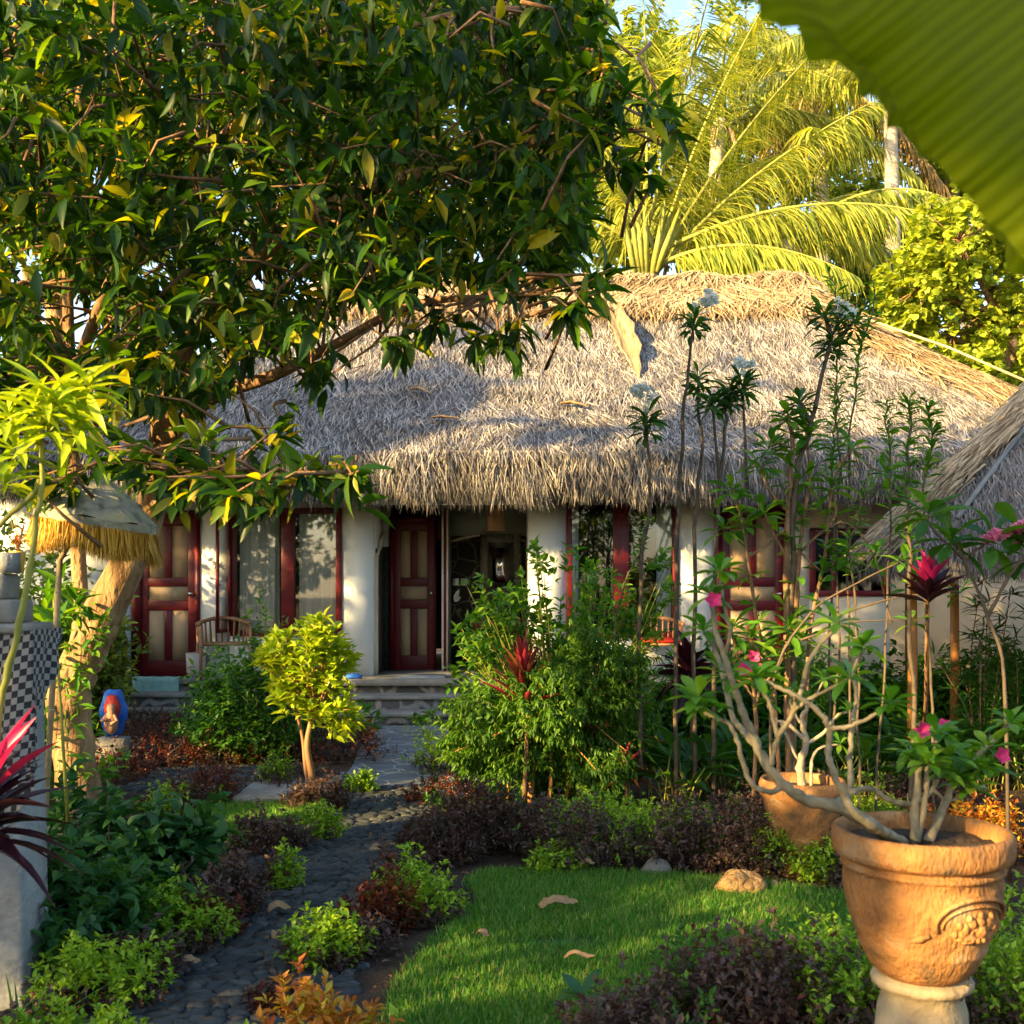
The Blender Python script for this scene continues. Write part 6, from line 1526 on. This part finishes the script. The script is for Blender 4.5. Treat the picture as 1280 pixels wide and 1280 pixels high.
palm('low coconut palm whose fronds hang behind the ridge', (6.0, d, 0), Wp(985, 300), ring(985, 300, 12, 3.4, .6, ph=.3), .18, 4, .85, .045, 80)
d = 29.0
palm('far coconut palm near the right edge', (12.5, d, 0), Wp(1185, 180), ring(1185, 180, 11, 4.0, .5), .18, 3, .9, .05, 70)

# background trees closing the sky
bgrp = 'trees behind the bungalow'
for (px, py, d, r, k, lb, mt) in [(60, 250, 22, 3.6, 330, 'golden lit tree far behind the left edge', 'round'), (330, 150, 24, 4.2, 380, 'golden lit tree far behind the big mango like tree', 'round'), (620, 180, 27, 4.4, 360, 'dense tree behind the middle of the roof', 'bgleaf'),
        (800, 240, 33, 3.6, 300, 'pale tree behind the nearest coconut palm', 'bgleaf'), (700, 60, 30, 3.6, 300, 'tall pale tree behind the upright palm fronds', 'bgleaf'), (900, 110, 36, 3.6, 300, 'distant pale tree between the palm crowns', 'bgleaf'), (980, 260, 33, 4.0, 320, 'sunlit tree behind the arching palm fronds', 'bgleaf'), (1140, 290, 31, 2.9, 260, 'green tree behind the tall grey palm trunk', 'bgleaf'), (1260, 230, 28, 2.8, 260, 'dark green tree behind the banana leaf', 'bgleaf'), (1060, 380, 28, 2.6, 220, 'low dark tree behind the right slope of the roof', 'bgleaf')]:
    c = W(px, py, d); bl = [(c + rdir(1)[0] * r * .6 * np.array([1.2, 1, .9]), r * R.uniform(.35, .55), k // 6) for _ in range(9)]
    tree('background_tree', lb, (c[0], d, 0), [(c[0], d, 0), (c[0] + .2, d, c[2] * .5), (c[0], d, c[2])], bl, mt, .26, .15, 16, 'ovate', r0=.25, group=bgrp, tw=.6)
# greenery at left behind the trunk
for (px, py, w, h, d, lb) in [(20, 0, 2.6, 2.2, 12.5, 'dark bush behind the shrine pedestal'), (95, 0, 1.4, 1.7, 12.0, 'dark bush between the lit trunk and the left door'), (-110, 0, 3.0, 2.6, 11.0, 'dark tall bush at the far left')]:
    clump(lb, 0, 0, w, h, ('bgleaf',), 420, 10, .12, .06, 'ovate', 'backdrop_bush', 'bush', 'bushes left of the bungalow', base=((px - 640) / F * d, d, 0), dy=.8)

# ================================================================ SHADE TREES left behind the viewer (added unseen; crowns gapped to shape the dappled shade)
hr_ = nrm(np.array([S[1], -S[0], 0]))            # horizontal axis across the sunbeams
if hr_[0] < 0: hr_ = -hr_
up_ = np.cross(hr_, S); up_ *= np.sign(up_[2])
LIT = [  # px, py, depth, radius in metres
    (385, 835, 8.2, .50), (415, 880, 8.2, .25), (340, 815, 8.3, .25), (115, 790, 6.6, .5), (80, 900, 6.5, .40), (150, 720, 6.6, .3), (90, 850, 6.6, .4), (385, 850, 8.2, .62),
    (1180, 1075, 2.6, .13), (1180, 1150, 2.6, .13), (1110, 1175, 2.6, .05), (1165, 1250, 2.7, .11), (1150, 1210, 2.7, .07),
    (890, 760, 2.8, .12), (900, 820, 2.8, .12), (925, 900, 2.7, .12), (945, 970, 2.7, .10), (875, 880, 2.7, .12), (1010, 840, 2.7, .07), (1045, 780, 2.7, .07), (985, 900, 2.7, .06), (1200, 960, 2.9, .06),
    (655, 800, 8.0, .22), (640, 860, 8.1, .18), (690, 700, 13.9, .30), (685, 745, 13.9, .16), (600, 830, 8.6, .22), (560, 880, 8.6, .15), (745, 830, 8.0, .16), (690, 930, 7.9, .22), (760, 920, 7.9, .20), (620, 950, 7.9, .16), (800, 970, 8.0, .20), (830, 880, 8.2, .14), (780, 1000, 8, .1),
    (925, 1105, 5.9, .24), (400, 1245, 4.1, .34), (1230, 1030, 6.2, .30), (1250, 1160, 4.3, .14), (1060, 1195, 4.2, .14), (990, 1215, 4.1, .10), (870, 1225, 4.1, .06),
    (1140, 790, 8.5, .30), (1170, 850, 8.4, .30), (1190, 780, 13.9, .9), (1110, 660, 8.6, .30), (1160, 600, 9.0, .10), (1210, 850, 7.6, .20), (1240, 780, 7.2, .18), (1040, 720, 7.0, .12),
    (620, 590, 13.1, .75), (560, 600, 13.0, .45), (690, 600, 13.0, .5), (780, 520, 14.0, .45), (1080, 560, 13.3, .6), (1130, 590, 13, .6), (960, 590, 12.9, .25), (700, 520, 14, .2),
    (850, 430, 15.5, 1.3), (800, 470, 14.8, .8), (930, 380, 16.6, 1.0), (1040, 370, 16.6, .9), (870, 370, 16.6, 1.2), (780, 380, 16.4, .8), (960, 430, 15.4, .35), (1150, 430, 15.5, .5), (1230, 480, 15, .4),
    (50, 560, 3.3, .30), (60, 640, 3.3, .12), (30, 760, 3.3, .12), (10, 700, 4.3, .12), (90, 650, 5.1, .08), (180, 700, 5.1, .07), (60, 500, 3.3, .2), (10, 860, 3.4, .05), (30, 1010, 3.3, .05),
    (90, 330, 6.8, .5), (60, 450, 6.6, .45), (150, 420, 6.2, .35), (250, 470, 5.6, .35), (330, 430, 5.4, .28), (200, 250, 5.6, .3), (240, 130, 5.4, .28), (100, 120, 5.4, .35), (30, 250, 5.6, .35), (380, 150, 5.4, .18), (420, 360, 5.3, .22), (480, 300, 5.2, .15), (800, 130, 5.0, .12), (730, 240, 5, .1), (220, 380, 5.6, .25), (320, 250, 5.5, .2), (500, 110, 5.3, .15), (300, 60, 5.3, .2), (20, 60, 5.3, .3), (620, 300, 5.2, .1), (160, 560, 5, .2), (270, 560, 4.8, .15),
    (1250, 320, 1.1, .12), (1000, 20, 1.1, .12), (1080, 90, 1.1, .1), (1140, 170, 1.1, .1), (1200, 240, 1.1, .1), (1000, 945, 6.2, .2), (1010, 1030, 6.1, .08), (130, 1200, 4.5, .08), (520, 1110, 5.7, .12), (445, 1130, 5.7, .06),
]
LIT += [(700, 430, 15.5, .9), (620, 510, 14.2, .5), (820, 560, 13.2, .35), (960, 880, 7.5, .32), (1080, 860, 7.6, .32), (1270, 900, 6.5, .3), (1180, 920, 7.0, .3), (860, 950, 7.6, .25), (1010, 960, 6.8, .12), (1130, 900, 7.2, .15), (860, 900, 8, .12)]
DARK = [(640, 180, 5.8, .75), (540, 90, 5.8, .45), (700, 260, 5.4, .5), (420, 100, 5.8, .3), (1230, 80, 1.25, .2), (1000, 480, 14, .45), (900, 545, 13.4, .45), (450, 500, 14, .9), (700, 560, 13.3, .2), (1000, 590, 12.9, .3), (210, 740, 13.9, .65), (210, 840, 13.8, .55), (150, 760, 13.9, .4), (270, 700, 13.9, .5), (345, 720, 13.9, .9), (440, 740, 13.9, .5), (937, 720, 13.9, .4), (780, 720, 13.9, .25), (860, 700, 13.9, .15), (800, 1180, 4.8, .9), (640, 1200, 4.8, .6), (1085, 1120, 2.65, .05), (300, 1150, 5.3, .6), (-1, 1150, 3.6, .3), (500, 700, 14.9, .5), (40, 900, 4.2, .25)]
DA = np.array([[W(a, b, c) @ hr_, W(a, b, c) @ up_, r] for a, b, c, r in DARK])
LA = np.array([[W(a, b, c) @ hr_, W(a, b, c) @ up_, r] for a, b, c, r in LIT])
q = np.nonzero(mangoT[:, 0] / mangoT[:, 1] < -.16)[0]; q = R.choice(q, 130, replace=False)
LA = np.vstack([LA, [[mangoT[i] @ hr_, mangoT[i] @ up_, R.uniform(.16, .42)] for i in q]])
def keep_gaps(mm, tm):  # drops crown leaves along sunbeams to chosen spots, keeps those over shaded ones
    V = np.concatenate(mm.v); Vt, Q, T_ = TM[tm]; k = len(Vt); V = V.reshape(-1, k, 3); c = V.mean(1)
    a, b = c @ hr_, c @ up_
    blocked = np.zeros(len(c), bool)
    for x, y, r in LA: blocked |= (a - x) ** 2 + (b - y) ** 2 < (r + .05) ** 2
    for x, y, r in DA: blocked &= ~((a - x) ** 2 + (b - y) ** 2 < r ** 2)
    z = V[~blocked]; n = len(z); out = MB(); o = (np.arange(n) * k)[:, None, None]
    out.add(z.reshape(-1, 3), (Q[None] + o).reshape(-1, 4) if len(Q) else None, (T_[None] + o).reshape(-1, 3)); return out
mid = np.array([.3, 8.0, 2.0]); dist = 17.0
c0 = mid + S * dist
for i in range(7):
    off = -11.0 + i * 3.0; cc_ = c0 + hr_ * off + nrm([S[0], S[1], 0])[0] * 0; bx, by = cc_[0], cc_[1]
    if i % 2: bx += S[0] * 2.5; by += S[1] * 2.5
    bl = []
    for _ in range(26):
        zc = R.uniform(1.2, 11.8); bl.append(((bx + R.normal() * 1.1, by + R.normal() * 1.1, zc), R.uniform(.9, 1.3), 56))
    tree('added_shade_tree', ['tall leafy tree', 'dense leafy tree', 'old leafy tree', 'broad leafy tree', 'full leafy tree', 'slender leafy tree', 'young leafy tree'][i] + ' added unseen behind the viewer, crown gapped to shape the sun patches', (bx, by, 0), [(bx, by, 0), (bx + .1, by, 4), (bx, by, 7.5)], bl, 'shade', .26, .15, 8, 'ovate', r0=.16, group='garden edge trees', keep=keep_gaps, tw=.4)

for i, (bx, by, lb) in enumerate([(-3.5, -12, 'shady tree of the garden across from the bungalow, nearest its path'), (1.5, -13.5, 'spreading tree across the garden facing the entrance'), (6.0, -12, 'leafy tree across the garden facing the hut'), (10.5, -10, 'crooked leafy tree across the garden beyond the hut')]):
    bl = [((bx + R.normal() * 1.5, by + R.normal() * 1.2, R.uniform(1.0, 6.0)), R.uniform(.9, 1.4), 30) for _ in range(14)]
    tree('garden_tree', lb, (bx, by, 0), [(bx, by, 0), (bx + .1, by, 3), (bx, by, 5)], bl, 'bgleaf', .28, .15, 8, 'ovate', r0=.16, group='garden edge trees', tw=.4)
